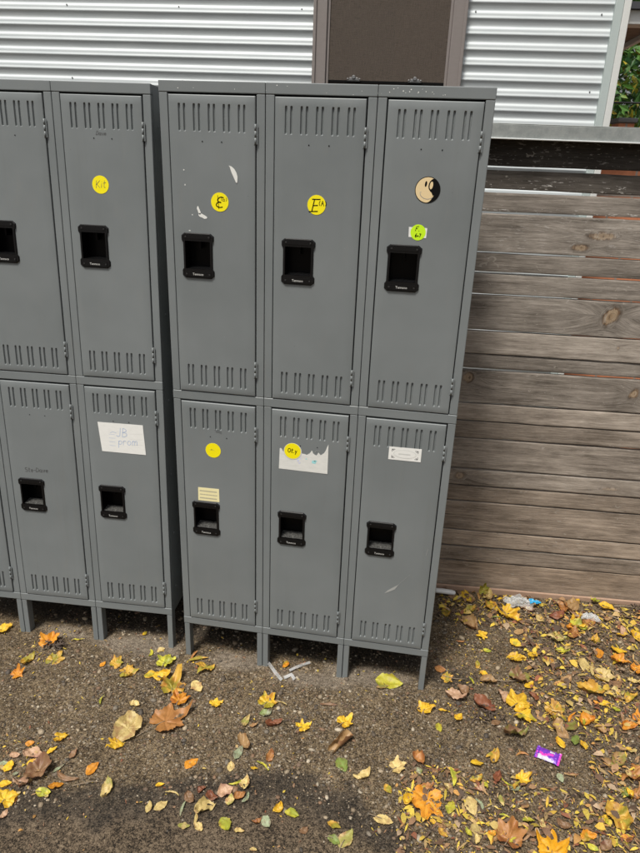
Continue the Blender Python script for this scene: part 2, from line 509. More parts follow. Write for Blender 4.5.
# pebbles bedded in the surface: nobody could count them
def ico_np():
    bm = bmesh.new()
    bmesh.ops.create_icosphere(bm, subdivisions=1, radius=1)
    v = np.array([p.co[:] for p in bm.verts]); fcs = np.array([[q.index for q in fc.verts] for fc in bm.faces])
    bm.free()
    return v, fcs
IV, IF = ico_np()
def scatter_stones(n):
    V = []; F = []; C = []
    pal = np.array([(.11,.085,.06), (.17,.135,.095), (.25,.19,.125), (.35,.28,.19), (.42,.36,.27), (.15,.10,.065), (.22,.13,.075), (.20,.17,.13), (.07,.058,.046)])
    N = 120000
    xs = RNG.uniform(-1.1, 2.2, N); ys = RNG.uniform(-.95, .62, N)
    wm, sm, so = ground_masks(xs, ys)
    ok = (RNG.random(N) > so*.93) & (RNG.random(N) > sm*.5) & (fbm(xs*4, ys*4, 2, 77) > RNG.uniform(.18, .60, N))
    xs = xs[ok][:n]; ys = ys[ok][:n]; zs = ground_h(xs, ys)
    for k, (x, y, z) in enumerate(zip(xs, ys, zs)):
        s = .0013 + RNG.gamma(1.25, .0014)
        if RNG.random() < .06: s *= 1.7
        s = min(s, .012)
        a = RNG.uniform(0, 6.28); ca, sa = math.cos(a), math.sin(a)
        p = IV*(1+RNG.uniform(-.22, .22, (len(IV), 1)))*np.array([s*RNG.uniform(.9, 1.5), s*RNG.uniform(.7, 1.05), s*RNG.uniform(.4, .65)])
        p = np.stack([p[:, 0]*ca-p[:, 1]*sa, p[:, 0]*sa+p[:, 1]*ca, p[:, 2]], 1)
        V.append(p+np.array([x, y, z+s*.08])); F.append(IF+k*len(IV))
        C.append(np.tile(pal[RNG.integers(len(pal))]*RNG.uniform(.8, 1.25), (len(IV), 1)))
    return mesh_np('pebbles', np.concatenate(V), np.concatenate(F), True, {'Col': np.concatenate(C)})
tag(obj('pebbles', scatter_stones(15000), MT['pebble']), 'small tan and grey pebbles bedded in the brown earth', 'pebbles', kind='stuff')

# ------------------------------------------------------------------ the slatted timber fence
FA, FB = .590, .0667
FYAW = math.atan(FB)
def fence_thing():
    root = empty('slatted_fence', (0, FA, 0), (0, 0, FYAW))
    tag(root, 'weathered timber fence of horizontal boards under a galvanised rail', 'fence')
    zl = [1.928, 1.791, 1.714, 1.640, 1.498, 1.4235, 1.343, 1.203, 1.108, 1.046, .904, .826, .750, .610, .532, .456, .313, .231, .156, .004]
    V = []; F = []; A = {k: [] for k in ('gx', 'gz', 'tone', 'knot', 'warm', 'fleck', 'kd')}
    knots = [(1.485, 1.285, .040, .048, 1.0, .35), (1.40, 1.575, .070, .020, .75, .2), (1.33, 1.53, .045, .016, .85, 0), (1.63, .985, .022, .028, .9, .2),
             (.985, 1.010, .030, .028, .7, 0), (1.535, 1.165, .009, .008, .9, 0), (1.60, 1.395, .008, .008, .7, 0), (1.0, .575, .028, .022, .6, 0),
             (1.33, .265, .006, .006, .8, 0), (1.62, .565, .05, .010, .5, 0), (2.2, 1.27, .03, .03, .9, 0), (.2, .8, .03, .03, .9, 0)]
    x0, x1 = -2.2, 3.2
    X = np.unique(np.round(np.concatenate([np.arange(x0, .9, .08), np.arange(.9, 1.95, .006), np.arange(1.95, x1+.01, .08)]), 4))
    off = 0
    gaps = [.001, .013, .011, .008, .006, .009, .006, .005, .004, .010, .006, .006, .0065, .006, .007, .006, .0065, .006, .006, .006]
    tones = [-.10, .04, .42, .56, .44, .52, .50, .70, .46, .44, .76, .48, .62, .66, .52, .58, .74, .50, .62, .66]  # top two: drip stain plus the cap rail's shade put into tone
    for i in range(len(zl)-1):
        zt = zl[i]-gaps[i]*.5; zb = zl[i+1]+(gaps[i+1]*.5 if i+1 < len(gaps) else 0)
        dy = RNG.uniform(-.003, .003)
        nz = max(6, int((zt-zb)/.0075))
        Z = np.unique(np.concatenate([np.linspace(0, 1, nz), [.012, .03, .97, .988]])); nz = len(Z)
        wav_t = (fbm(X*6, X*0+i, 3, 50+i)-.5)*.0035; wav_b = (fbm(X*6, X*0+i, 3, 90+i)-.5)*.0035
        tilt = RNG.uniform(-.0015, .0015)*(X-1.4)
        ztx = zt+wav_t+tilt; zbx = zb+wav_b+tilt
        ZZ = zbx[:, None]+(ztx-zbx)[:, None]*Z[None, :]
        XX = np.repeat(X[:, None], nz, 1)
        edge = np.minimum(Z, 1-Z)*(zt-zb)
        Y = dy + .0014*np.exp(-edge/.0012)[None, :] + (fbm(XX*4, ZZ*150, 3, 120+i)-.5)*.0022
        gzv = ZZ.copy(); kn = np.zeros_like(ZZ); kdv = np.ones_like(ZZ)*2
        for kx, kz, rx, rz, st, sl in knots:
            if not (zb-.02 < kz < zt+.02): continue
            dx = XX-kx-(ZZ-kz)*sl*1.0; dz = ZZ-kz
            d = np.sqrt((dx/rx)**2+(dz/rz)**2)
            gzv = gzv + np.sign(dz)*rz*1.1*np.exp(-(dx/(rx*2.6))**2)*np.exp(-np.abs(dz)/(rz*2.0))
            kn = np.maximum(kn, st*(1-sst(.55, 1.05, d+(fbm(XX*70, ZZ*70, 2, 5)-.5)*.7)))
            kdv = np.minimum(kdv, d)
            gzv = np.where(d < 1.0, kz+rz*.35*d, gzv)
        tone = np.full(XX.shape, tones[i])
        warm = np.full(XX.shape, np.clip(.25+.55*(1-zb/1.1), .2, .85)*RNG.uniform(.6, 1.2))
        fleck = np.full(XX.shape, .15)
        if i == 1: fleck = 1.2*sst(.8, .3, Z)[None, :]*np.ones_like(XX)
        if i == 2: fleck = 1.3*sst(.45, .1, Z)[None, :]*np.ones_like(XX)
        if i in (0, 3): fleck = fleck*2.5
        n = XX.size
        V.append(np.stack([XX.ravel(), Y.ravel(), ZZ.ravel()], 1)); F.append(grid_faces(len(X), nz)+off)
        for k, a in (('gx', XX+i*3.7), ('gz', gzv), ('tone', tone), ('knot', kn), ('warm', warm), ('fleck', fleck), ('kd', kdv)): A[k].append(np.asarray(a).ravel())
        off += n
        # top, bottom and back of the board
        for (za, zb_, ya, yb) in ((ztx, ztx, dy+.003, dy+.020), (zbx, zbx, dy+.003, dy+.020), (ztx, zbx, dy+.020, dy+.020)):
            P = np.stack([np.stack([X, np.full_like(X, ya), za], 1), np.stack([X, np.full_like(X, yb), zb_], 1)], 1).reshape(-1, 3)
            V.append(P); F.append(grid_faces(len(X), 2)+off); off += len(P)
            for k, a in (('gx', P[:, 0]+i*3.7), ('gz', P[:, 2]+P[:, 1]), ('tone', P[:, 0]*0+tones[i]), ('knot', P[:, 0]*0), ('warm', P[:, 0]*0+.2), ('fleck', P[:, 0]*0), ('kd', P[:, 0]*0+2)): A[k].append(a)
    me = mesh_np('board_panel', np.concatenate(V), np.concatenate(F), True, {k: np.concatenate(a) for k, a in A.items()})
    obj('board_panel', me, MT['wood'], root)
    bm = bmesh.new()
    # galvanised channel on top: open tray standing proud of the boards
    box(bm, x0, x1, -.050, -.0465, 1.889, 1.931)
    box(bm, x0, x1, -.050, .062, 1.931, 1.934)
    box(bm, x0, x1, .0585, .062, 1.889, 1.931)
    cap = bevel(obj('cap_rail', bm, MT['galv'], root), .0012)
    bm = bmesh.new()
    box(bm, x0, x1, -.056, -.044, 1.8835, 1.8885)
    bevel(obj('drip_lip', bm, MT['lit_galv'], cap), .0015)
    bm = bmesh.new()
    xs = np.arange(.9, 2.2, .03)
    box(bm, x0, x1, -.016, -.0045, .0, .030)
    bevel(obj('bottom_batten', bm, MT['batten'], root), .003)
    for px in (-1.9, -.35, 1.20-2.2, 2.75):
        bm = bmesh.new()
        box(bm, px-.045, px+.045, .024, .114, -.05, 1.888)
        bevel(obj('post', bm, MT['post'], root), .004)
    return root
fence_thing()

# ------------------------------------------------------------------ the corrugated house behind
HY, HB = 1.8526, .05454
def house_thing():
    root = empty('corrugated_house', (0, HY, 0), (0, 0, math.atan(HB)))
    tag(root, 'house clad in pale horizontal corrugated steel with one screened window', 'house')
    pitch = .0678; z0 = 2.506
    zb, zt = -.05, 4.6
    n = int((zt-zb)/pitch*22)
    Z = np.linspace(zb, zt, n)
    ph = ((z0-Z)/pitch) % 1.0                          # 0 at the upper shoulder of a rib, running down
    prof = np.interp(ph, [0, .06, .13, .19, .27, .34, .41, .46, .50, .56, .68, .84, .94, 1.0], [.12, .34, .56, .64, .66, .74, .93, 1.0, .93, .66, .34, .10, .04, .12])*.0100
    V = []; F = []; off = 0
    spans = [(-4.5, .10, zb, zt), (.846, 1.545, zb, zt), (.10, .846, zb, 2.105), (.10, .846, 3.46, zt)]
    for a, b, za, zc in spans:
        X = np.arange(a, b+.001, (b-a)/max(2, int((b-a)/.09)))
        idx = (Z >= za) & (Z <= zc)
        Zs = Z[idx]; P = prof[idx]
        XX, ZZ = np.meshgrid(X, Zs, indexing='ij')
        Y = -P[None, :] + (fbm(XX*1.7, ZZ*2.2, 3, 8)-.5)*.006
        V.append(np.stack([XX.ravel(), Y.ravel(), ZZ.ravel()], 1)); F.append(grid_faces(len(X), len(Zs))+off); off += XX.size
    me = mesh_np('cladding', np.concatenate(V), np.concatenate(F), True)
    obj('cladding', me, MT['cladding'], root)
    bm = bmesh.new()
    bmesh.ops.create_cone(bm, cap_ends=True, segments=8, radius1=.0042, radius2=.0034, depth=.003, matrix=Matrix.Rotation(R(90), 4, 'X'))
    scr = bpy.data.meshes.new('cladding_screw'); bm.to_mesh(scr); bm.free()
    for sx, sz in ((-1.203, 2.503), (-.605, 2.503), (.03, 2.503), (.892, 2.506), (1.492, 2.503), (-1.209, 2.165), (1.497, 2.168), (-.6, 2.165), (.9, 2.168)):
        obj('cladding_screw', scr, MT['screw'], root, (sx, -.0066, sz-.004))
    # corner trims: pale green folded flashing and white corner board
    bm = bmesh.new()
    box(bm, 1.545, 1.583, -.024, .03, -.05, 4.6)
    bevel(obj('corner_flashing', bm, MT['trim'], root), .003)
    bm = bmesh.new()
    box(bm, 1.5835, 1.616, -.030, .04, -.05, 4.6)
    bevel(obj('corner_board', bm, MT['white_trim'], root), .003)
    bm = bmesh.new()
    box(bm, 1.57, 1.60, .041, 5.0, -.05, 4.6)
    box(bm, -4.5, -4.47, .02, 5.0, -.05, 4.6)
    box(bm, -4.47, 1.57, 4.97, 5.0, -.05, 4.6)
    obj('side_wall', bm, MT['white_trim'], root)
    bm = bmesh.new()
    box(bm, -4.9, 2.0, -.35, 5.4, 4.6, 4.75)
    obj('roof', bm, MT['shingle'], root)
    # low eave along the side wall, seen from below past the corner
    eave = empty('side_eave', (1.617, .075, 2.462))
    eave.parent = root
    bm = bmesh.new()
    for k in range(44):
        box(bm, .0, .172, .021+k*.09, .107+k*.09, .012, .03)
    bevel(obj('soffit', bm, MT['soffit'], eave), .002)
    bm = bmesh.new()
    box(bm, -.032, .20, -.075, .018, .0, .060)
    box(bm, .173, .20, .019, 4.0, -.012, .060)
    bevel(obj('fascia', bm, MT['white_trim'], eave), .003)
    bm = bmesh.new()
    box(bm, -.03, .215, -.10, 4.05, .0605, .09)
    obj('shingles', bm, MT['shingle'], eave)
    # window
    win = empty('window')
    win.parent = root
    xl, xr, zb, zt = .098, .848, 2.095, 3.47
    bm = bmesh.new()
    fw = .065
    for a, b, c, d in ((xl, xl+fw, zb, zt), (xr-fw, xr, zb, zt), (xl+fw, xr-fw, zb, zb+.045), (xl+fw, xr-fw, zt-.06, zt)):
        box(bm, a, b, -.034, .05, c, d)
    for a, b in ((xl-.004, xl+.012), (xr-.012, xr+.004)):
        box(bm, a, b, -.042, -.0345, zb, zt)
    bevel(obj('window_frame', bm, MT['win_frame'], win), .003)
    bm = bmesh.new()
    for a, b, c, d in ((xl+fw+.001, xl+fw+.014, zb+.046, zt-.061), (xr-fw-.014, xr-fw-.001, zb+.046, zt-.061), (xl+fw+.014, xr-fw-.014, zb+.046, zb+.060), (xl+fw+.014, xr-fw-.014, zt-.075, zt-.061)):
        box(bm, a, b, -.022, -.010, c, d)
    bevel(obj('screen_frame', bm, MT['win_frame'], win), .001)
    bm = bmesh.new()
    box(bm, xl+fw+.010, xr-fw-.010, -.0165, -.0155, zb+.055, zt-.066)
    obj('insect_screen', bm, MT['screen'], win)
    bm = bmesh.new()
    box(bm, xl+fw, xr-fw, .010, .014, zb+.046, zt-.061)
    obj('window_pane', bm, MT['glass_dark'], win)
    bm = bmesh.new()
    box(bm, .505, xr-fw-.002, .004, .0095, zb+.047, 2.62)
    obj('window_blind', bm, MT['blind'], win)
    bm = bmesh.new()
    box(bm, xl+fw+.014, xr-fw-.014, -.023, -.0115, 2.172, 2.184)
    bevel(obj('screen_rail', bm, MT['hole'], win), .001)
    for lx in (.31, .622):
        bm = bmesh.new()
        box(bm, lx-.034, lx+.034, -.026, -.0225, 2.180, 2.188)
        box(bm, lx-.022, lx+.022, -.030, -.0262, 2.184, 2.197)
        bmesh.ops.create_cone(bm, cap_ends=True, segments=12, radius1=.011, radius2=.008, depth=.010, matrix=Matrix.Translation((lx, -.034, 2.198)) @ Matrix.Rotation(R(90), 4, 'X'))
        for s in (-1, 1):
            bmesh.ops.create_uvsphere(bm, u_segments=8, v_segments=6, radius=.006, matrix=Matrix.Translation((lx+s*.030, -.028, 2.189)))
        bevel(obj('screen_latch', bm, MT['screw'], win), .001)
    return root
house_thing()

# ------------------------------------------------------------------ beyond the house corner: brick wall, trees, cable
def brick_wall():
    root = empty('brick_garden_wall', (1.66, 2.30, 0), (0, 0, .05))
    tag(root, 'orange brick garden wall glimpsed through the fence gaps', 'wall')
    bm = bmesh.new()
    box(bm, .0, 3.2, .0, .22, -.05, 1.86)
    bevel(obj('brickwork', bm, MT['brick'], root), .004)
    bm = bmesh.new()
    box(bm, .075, .16, -.04, .10, 1.86, 2.05)
    pier = bevel(obj('pier', bm, MT['brick'], root), .003)
    bm = bmesh.new()
    box(bm, .065, .17, -.055, .115, 2.05, 2.075)
    bevel(obj('pier_cap', bm, MT['cap_stone'], pier), .006)
brick_wall()

def tree(loc, h, rad, n, label, seed, pal, trunk_h):
    rg = np.random.default_rng(seed)
    root = empty('leafy_tree', loc)
    tag(root, label, 'tree')
    bm = bmesh.new()
    tube(bm, [(0,0,-.1), (.03,.02,trunk_h*.5), (-.02,.03,trunk_h), (.05,0,h*.75)], [.11, .09, .07, .03], 10)
    limbs = []
    for k in range(9):
        a = k*2.4; z = trunk_h*(.75+.05*k)
        e = (math.cos(a)*rad*.7, math.sin(a)*rad*.7, z+rg.uniform(.3, 1.0))
        tube(bm, [(0, 0, z), (e[0]*.5, e[1]*.5, z+.35), e], [.04, .025, .01], 6)
        limbs.append(e)
    obj('trunk', bm, MT['bark'], root)
    V = []; F = []; C = []
    cz = trunk_h + (h-trunk_h)*.45
    k = 0
    cl = []
    for i in range(60):
        d = rg.normal(size=3); d /= np.linalg.norm(d)
        cl.append(d*rg.uniform(.45, 1.0)*np.array([rad, rad, (h-trunk_h)*.6])+np.array([0, 0, cz]))
    for i in range(n):
        c = cl[rg.integers(len(cl))]
        p = c + rg.normal(size=3)*rad*.17
        s = rg.uniform(.035, .085)
        nrm = rg.normal(size=3)+np.array([0, -.3, .8]); nrm /= np.linalg.norm(nrm)
        t = np.cross(nrm, rg.normal(size=3)); t /= np.linalg.norm(t); b = np.cross(nrm, t)
        q = np.stack([p-t*s, p-b*s*.42+nrm*s*.1, p+t*s, p+b*s*.42+nrm*s*.1])
        V.append(q); F.append(np.arange(4)+k*4); k += 1
        cc = np.array(pal[rg.integers(len(pal))])*rg.uniform(.6, 1.2)
        C.append(np.tile(cc, (4, 1)))
    me = mesh_np('crown', np.concatenate(V), F, False, {'Col': np.concatenate(C)})
    obj('crown', me, MT['foliage'], root)
GREENS = [(.14,.32,.07), (.12,.28,.06), (.08,.20,.05), (.11,.25,.06), (.05,.13,.04), (.13,.27,.06), (.19,.30,.06), (.07,.19,.08)]
tree((3.15, 6.6, 0), 4.2, 1.25, 9000, 'green tree with yellow tinged leaves beyond the house corner', 3, GREENS+[(.30,.26,.03), (.38,.30,.03)], 1.0)
tree((4.3, 9.2, 0), 5.6, 2.4, 9000, 'darker tree filling the gap behind the yellow tinged tree', 4, [(.020,.045,.016), (.03,.06,.02), (.018,.036,.014), (.05,.08,.02)], .9)
bm = bmesh.new()
tube(bm, [(-1+i*.5, 0, .02*((i-8)/8)**2) for i in range(17)], .008, 6)
tag(obj('overhead_cable', bm, MT['cable'], None, (1.5, 5.0, 2.37), (0, -.01, .0)), 'thin black cable crossing in front of the tree', 'cable')

# ------------------------------------------------------------------ locker banks: two tiers of three lockers on legs
LW, LD = .3048, .457
ZB, ZM, ZT = .1524, 1.0668, 1.981
DOOR_W = LW-.0562
PKX = .102-.0281                                  # pocket centre from the door's left edge

def door_mesh(h, pz):
    """sheet steel door: flat skin pressed with two rows of paired louvre grooves, rolled edges, opening for the latch pocket"""
    w = DOOR_W
    gxs = []
    for k in range(5):
        c = w*.5+(k-2)*.0430
        gxs += [c-.0074, c+.0074]
    zr = [(.020, .090), (h-.093, h-.022)]
    hw = .0033
    hx0, hx1, hz0, hz1 = PKX-.043, PKX+.043, pz-.055, pz+.055
    X = [0, .0004, .0012, .0024, w-.0024, w-.0012, w-.0004, w, hx0, hx1]
    for g in gxs:
        X += [g+d*hw for d in (-1.15, -1, -.9, -.7, -.4, 0, .4, .7, .9, 1, 1.15)]
    Z = [0, .0004, .0012, .0024, h-.0024, h-.0012, h-.0004, h, hz0, hz1, h*.3, h*.7]
    for a, b in zr:
        Z += [a-.0006, a, a+.0003, a+.0009, a+.0018, a+.0033, a+.005, (a+b)/2, b-.005, b-.0033, b-.0018, b-.0009, b-.0003, b, b+.0006, b-.012, a+.012]
    X = np.unique(np.round(X, 6)); Z = np.unique(np.round(Z, 6))
    XX, ZZ = np.meshgrid(X, Z, indexing='ij')
    Y = np.zeros_like(XX)
    e = np.minimum(np.minimum(XX, w-XX), np.minimum(ZZ, h-ZZ))
    Y += np.where(e < .0024, .0018*(1-e/.0024)**2, 0)
    Y += .0012*np.sin(XX/w*math.pi*1.3+.4)*np.sin(ZZ/h*math.pi*1.0)*-.5         # oil-canning of thin sheet
    for g in gxs:
        for a, b in zr:
            d = np.hypot(XX-g, np.maximum(0, np.maximum(a+hw-ZZ, ZZ-(b-hw))))
            Y += .0056*np.sqrt(np.clip(1-(d/hw)**2, 0, 1))
    nx, nz = len(X), len(Z)
    fcs = grid_faces(nx, nz)
    cx = (X[:-1]+X[1:])/2; cz = (Z[:-1]+Z[1:])/2
    CX, CZ = np.meshgrid(cx, cz, indexing='ij')
    keep = ~((CX > hx0) & (CX < hx1) & (CZ > hz0) & (CZ < hz1)).ravel()
    V = np.stack([XX.ravel(), Y.ravel(), ZZ.ravel()], 1)
    F = [tuple(q) for q in fcs[keep]]
    mi = [0]*len(F)
    V = list(map(tuple, V))
    # returned edges
    def edge(p, q, dark=False):
        n = len(V)
        V.extend([p, q, (q[0], .018, q[2]), (p[0], .018, p[2])])
        F.append((n, n+1, n+2, n+3)); mi.append(0)
    edge((0, .0018, h), (0, .0018, 0)); edge((w, .0018, 0), (w, .0018, h))
    edge((0, .0018, 0), (w, .0018, 0)); edge((w, .0018, h), (0, .0018, h))
    # two little rivet holes for a number plate
    for rx in (w*.5-.028, w*.5+.028):
        n = len(V)
        V.extend([(rx+.0019*math.cos(t), -.0009, h-.118+.0019*math.sin(t)) for t in np.linspace(0, 2*math.pi, 9)[:-1]])
        F.append(tuple(range(n, n+8))); mi.append(1)
    me = mesh_np('door', V, F, True, None, mi)
    me.materials.append(MT['paint']); me.materials.append(MT['hole'])
    return me

def ring(bm, A, B, mi=0, smooth=False):
    n = len(A)
    for i in range(n):
        fc = bm.faces.new((A[i], A[(i+1) % n], B[(i+1) % n], B[i]))
        fc.material_index = mi
        fc.smooth = smooth

def text_polys(txt, size):
    cu = bpy.data.curves.new('lettering', 'FONT')
    cu.body = txt; cu.size = size; cu.align_x = 'CENTER'; cu.align_y = 'CENTER'; cu.resolution_u = 2
    o = bpy.data.objects.new('lettering', cu)
    COL.objects.link(o)
    bpy.context.view_layer.update()
    me = o.evaluated_get(bpy.context.evaluated_depsgraph_get()).to_mesh()
    v = [(p.co.x, p.co.y) for p in me.vertices]; q = [tuple(p.vertices) for p in me.polygons]
    o.evaluated_get(bpy.context.evaluated_depsgraph_get()).to_mesh_clear()
    bpy.data.objects.remove(o); bpy.data.curves.remove(cu)
    return v, q
MAKER = text_polys('Tennsco', .0098)

def pocket_mesh(dusty):
    bm = bmesh.new()
    W2, H2 = .050, .066
    c = .010; t = .0045
    right = [(W2-c, -H2), (W2, -H2+c*.8), (W2, -H2+.022), (W2-t, -H2+.028), (W2-t, H2-.026), (W2, H2-.020), (W2, H2-c*.8), (W2-c, H2)]
    outl = right + [(-x, z) for x, z in right[::-1]]
    iz0, iz1, ix = -H2+.026, H2-.021, .0405
    ri = [(ix*.7, iz0), (ix, iz0), (ix, iz0+.004), (ix, iz0+.010), (ix, iz1-.010), (ix, iz1-.004), (ix, iz1), (ix*.7, iz1)]
    inn = ri + [(-x, z) for x, z in ri[::-1]]
    def loop(pts, y, s=1.0): return [bm.verts.new((x*s, y, z*s)) for x, z in pts]
    def inset(pts, d): return [(x-math.copysign(d, x), z-math.copysign(d, z)) for x, z in pts]
    L0 = loop(outl, .002); L1 = loop(outl, -.0015); L2 = loop(inset(outl, .0022), -.0050)
    L3 = loop(inset(inn, -.0020), -.0050); L4 = loop(inn, -.0030); L5 = loop(inn, .016); L6 = loop(inset(inn, .003), .044)
    for A, B in ((L0, L1), (L1, L2), (L2, L3), (L3, L4)): ring(bm, A, B)
    for A, B in ((L4, L5), (L5, L6)): ring(bm, A, B, 4)
    bm.faces.new(L6[::-1]).material_index = 4
    # raised bars top and bottom, catch and its slot
    box(bm, -.040, .040, -.0064, -.0051, H2-.0165, H2-.0055)
    box(bm, -.040, .040, -.0064, -.0051, -H2+.0050, -H2+.0200)
    box(bm, -.0022, .0022, .020, .0439, iz1-.026, iz1-.001, 4)
    # ledge at the bottom of the pocket
    n = 14
    A = []; B = []
    for i in range(n):
        x = -ix+.0010+(2*ix-.002)*i/(n-1)
        A.append(bm.verts.new((x, .001, iz0+.0012+RNG.uniform(0, .0008)))); B.append(bm.verts.new((x, .042, iz0+.0040+RNG.uniform(0, .0015))))
    for i in range(n-1):
        fc = bm.faces.new((A[i], A[i+1], B[i+1], B[i])); fc.material_index = 1 if dusty else 0
    for sx in (-.036, .036):
        for sz in (H2-.011, -H2+.0125):
            m = bmesh.ops.create_cone(bm, cap_ends=True, segments=10, radius1=.0026, radius2=.0021, depth=.0014, matrix=Matrix.Translation((sx, -.0070, sz)) @ Matrix.Rotation(R(90), 4, 'X'))
            for v in m['verts']:
                for fc in v.link_faces: fc.material_index = 2
    vv = [bm.verts.new((x, -.0067, z-H2+.0125)) for x, z in MAKER[0]]
    for q in MAKER[1]:
        fc = bm.faces.new([vv[i] for i in q]); fc.material_index = 3
    bmesh.ops.recalc_face_normals(bm, faces=[fc for fc in bm.faces if fc.material_index in (0, 4)])
    me = bpy.data.meshes.new('latch_pocket')
    bm.to_mesh(me); bm.free()
    for m in ('plastic', 'dust', 'dark_screw', 'print', 'plastic_in'): me.materials.append(MT[m])
    return me

def hinge_mesh():
    bm = bmesh.new()
    L = .052
    for k in range(3):
        z0 = -L/2+k*L/3+.0006; z1 = -L/2+(k+1)*L/3-.0006
        tube(bm, [(0, -.0022, z0), (0, -.0022, z1)], .0027, 10)
    box(bm, -.0048, .0062, -.0010, .0004, -L/2, L/2)
    me = bpy.data.meshes.new('hinge'); bm.to_mesh(me); bm.free()
    me.materials.append(MT['paint'])
    return me

H_UP = (ZT-.029-.0055)-(ZM+.0145+.003)
H_LO = (ZM-.0145-.0055)-(ZB+.029+.003)
Z_UP, Z_LO = ZM+.0175, ZB+.032
PZ_UP, PZ_LO = 1.513, .617
DM_UP, DM_LO = door_mesh(H_UP, PZ_UP-Z_UP), door_mesh(H_LO, PZ_LO-Z_LO)
PK_UP, PK_LO = pocket_mesh(False), pocket_mesh(True)
HG = hinge_mesh()

def leg_mesh():
    bm = bmesh.new()
    box(bm, -.010, .010, 0, .036, -.012, ZB-.0008)
    me = bpy.data.meshes.new('leg'); bm.to_mesh(me); bm.free()
    me.materials.append(MT['paint'])
    return me
LEG = leg_mesh()

def body_mesh():
    bm = bmesh.new()
    t = .0014
    for x in (0, LW, 2*LW):
        box(bm, x+.0004, x+.0004+t, .019, LD, ZB, ZT-.001)
        box(bm, x+LW-.0004-t, x+LW-.0004, .019, LD, ZB, ZT-.001)
        for z in (ZB+.004, ZM-.001, ZT-.0030):
            box(bm, x+.0020, x+LW-.0020, .019, LD-.002, z, z+.0012)
        box(bm, x+.0020, x+LW-.0020, LD-.0015, LD-.0003, ZB+.006, ZT-.004)
    for z in (.25, .48, .72, 1.0, 1.3, 1.6, 1.87):                                # rivet heads down the side panels
        for y in (.055, .40):
            bmesh.ops.create_uvsphere(bm, u_segments=8, v_segments=6, radius=.004, matrix=Matrix.Translation((3*LW-.0002, y, z)) @ Matrix.Diagonal((.5, 1, 1, 1)))
            bmesh.ops.create_uvsphere(bm, u_segments=8, v_segments=6, radius=.004, matrix=Matrix.Translation((.0002, y, z)) @ Matrix.Diagonal((.5, 1, 1, 1)))
    me = bpy.data.meshes.new('cabinet_body'); bm.to_mesh(me); bm.free()
    me.materials.append(MT['paint'])
    return me
BODY = body_mesh()

def frame_mesh():
    bm = bmesh.new()
    for i in range(3):
        x = i*LW
        for a, b in ((x+.0008, x+.0252), (x+LW-.0252, x+LW-.0008)):
            box(bm, a, b, .0009, .0185, ZB+.0296, ZM-.0151)
            box(bm, a, b, .0009, .0185, ZM+.0151, ZT-.0296)
        for z0, z1 in ((ZB, ZB+.029), (ZM-.0145, ZM+.0145), (ZT-.029, ZT)):
            box(bm, x+.0004, x+LW-.0004, 0, .0185, z0, z1)
            # jamb strip behind the door gaps, coloured near black as their shade
        box(bm, x+.0254, x+.0300, .0192, .024, ZB+.03, ZT-.03, 1)
        box(bm, x+LW-.0300, x+LW-.0254, .0192, .024, ZB+.03, ZT-.03, 1)
        for z0, z1 in ((ZT-.040, ZT-.0298), (ZM-.026, ZM-.0152)):
            box(bm, x+.0302, x+LW-.0302, .0192, .024, z0, z1, 1)
    me = bpy.data.meshes.new('front_frame'); bm.to_mesh(me); bm.free()
    me.materials.append(MT['paint']); me.materials.append(MT['gap_shade'])
    return me
FRAME = frame_mesh()

def bank(loc, rot, label):
    root = empty('locker_bank', loc, rot)
    tag(root, label, 'lockers', 'grey locker banks')
    obj('cabinet_body', BODY, MT['paint'], root)
    bevel(obj('front_frame', FRAME, MT['paint'], root), .0022, 3)
    for i in range(3):
        for x in (i*LW+.0112, (i+1)*LW-.0112):
            bevel(obj('leg', LEG, MT['paint'], root, (x, .0015, 0)), .002)
            bevel(obj('leg', LEG, MT['paint'], root, (x, LD-.038, 0)), .002)
    doors = {}
    for row, (z, h, dm, pk, pz) in enumerate(((Z_UP, H_UP, DM_UP, PK_UP, PZ_UP), (Z_LO, H_LO, DM_LO, PK_LO, PZ_LO))):
        for i in range(3):
            d = obj('door', dm, MT['paint'], root, (i*LW+.0281, -.0026+random.uniform(-.0004, .0004), z), (0, random.uniform(-.0008, .0008), 0))
            obj('latch_pocket', pk, MT['plastic'], d, (PKX, 0, pz-z))
            for hz in (h-.095, .088):
                obj('hinge', HG, MT['paint'], d, (DOOR_W+.0012, 0, hz))
            doors[(row, i)] = d
    return root, doors

BANK_A, DA = bank((-0.05774-3*LW*math.cos(.05177), .02308-3*LW*math.sin(.05177), .001), (-.0359, 0, .05177),
                  'grey steel locker bank cut off by the left edge, without the smiley sticker')
BANK_B, DB = bank((0, 0, 0), (0, 0, 0), 'grey steel locker bank in the middle, with a round yin yang smiley sticker')

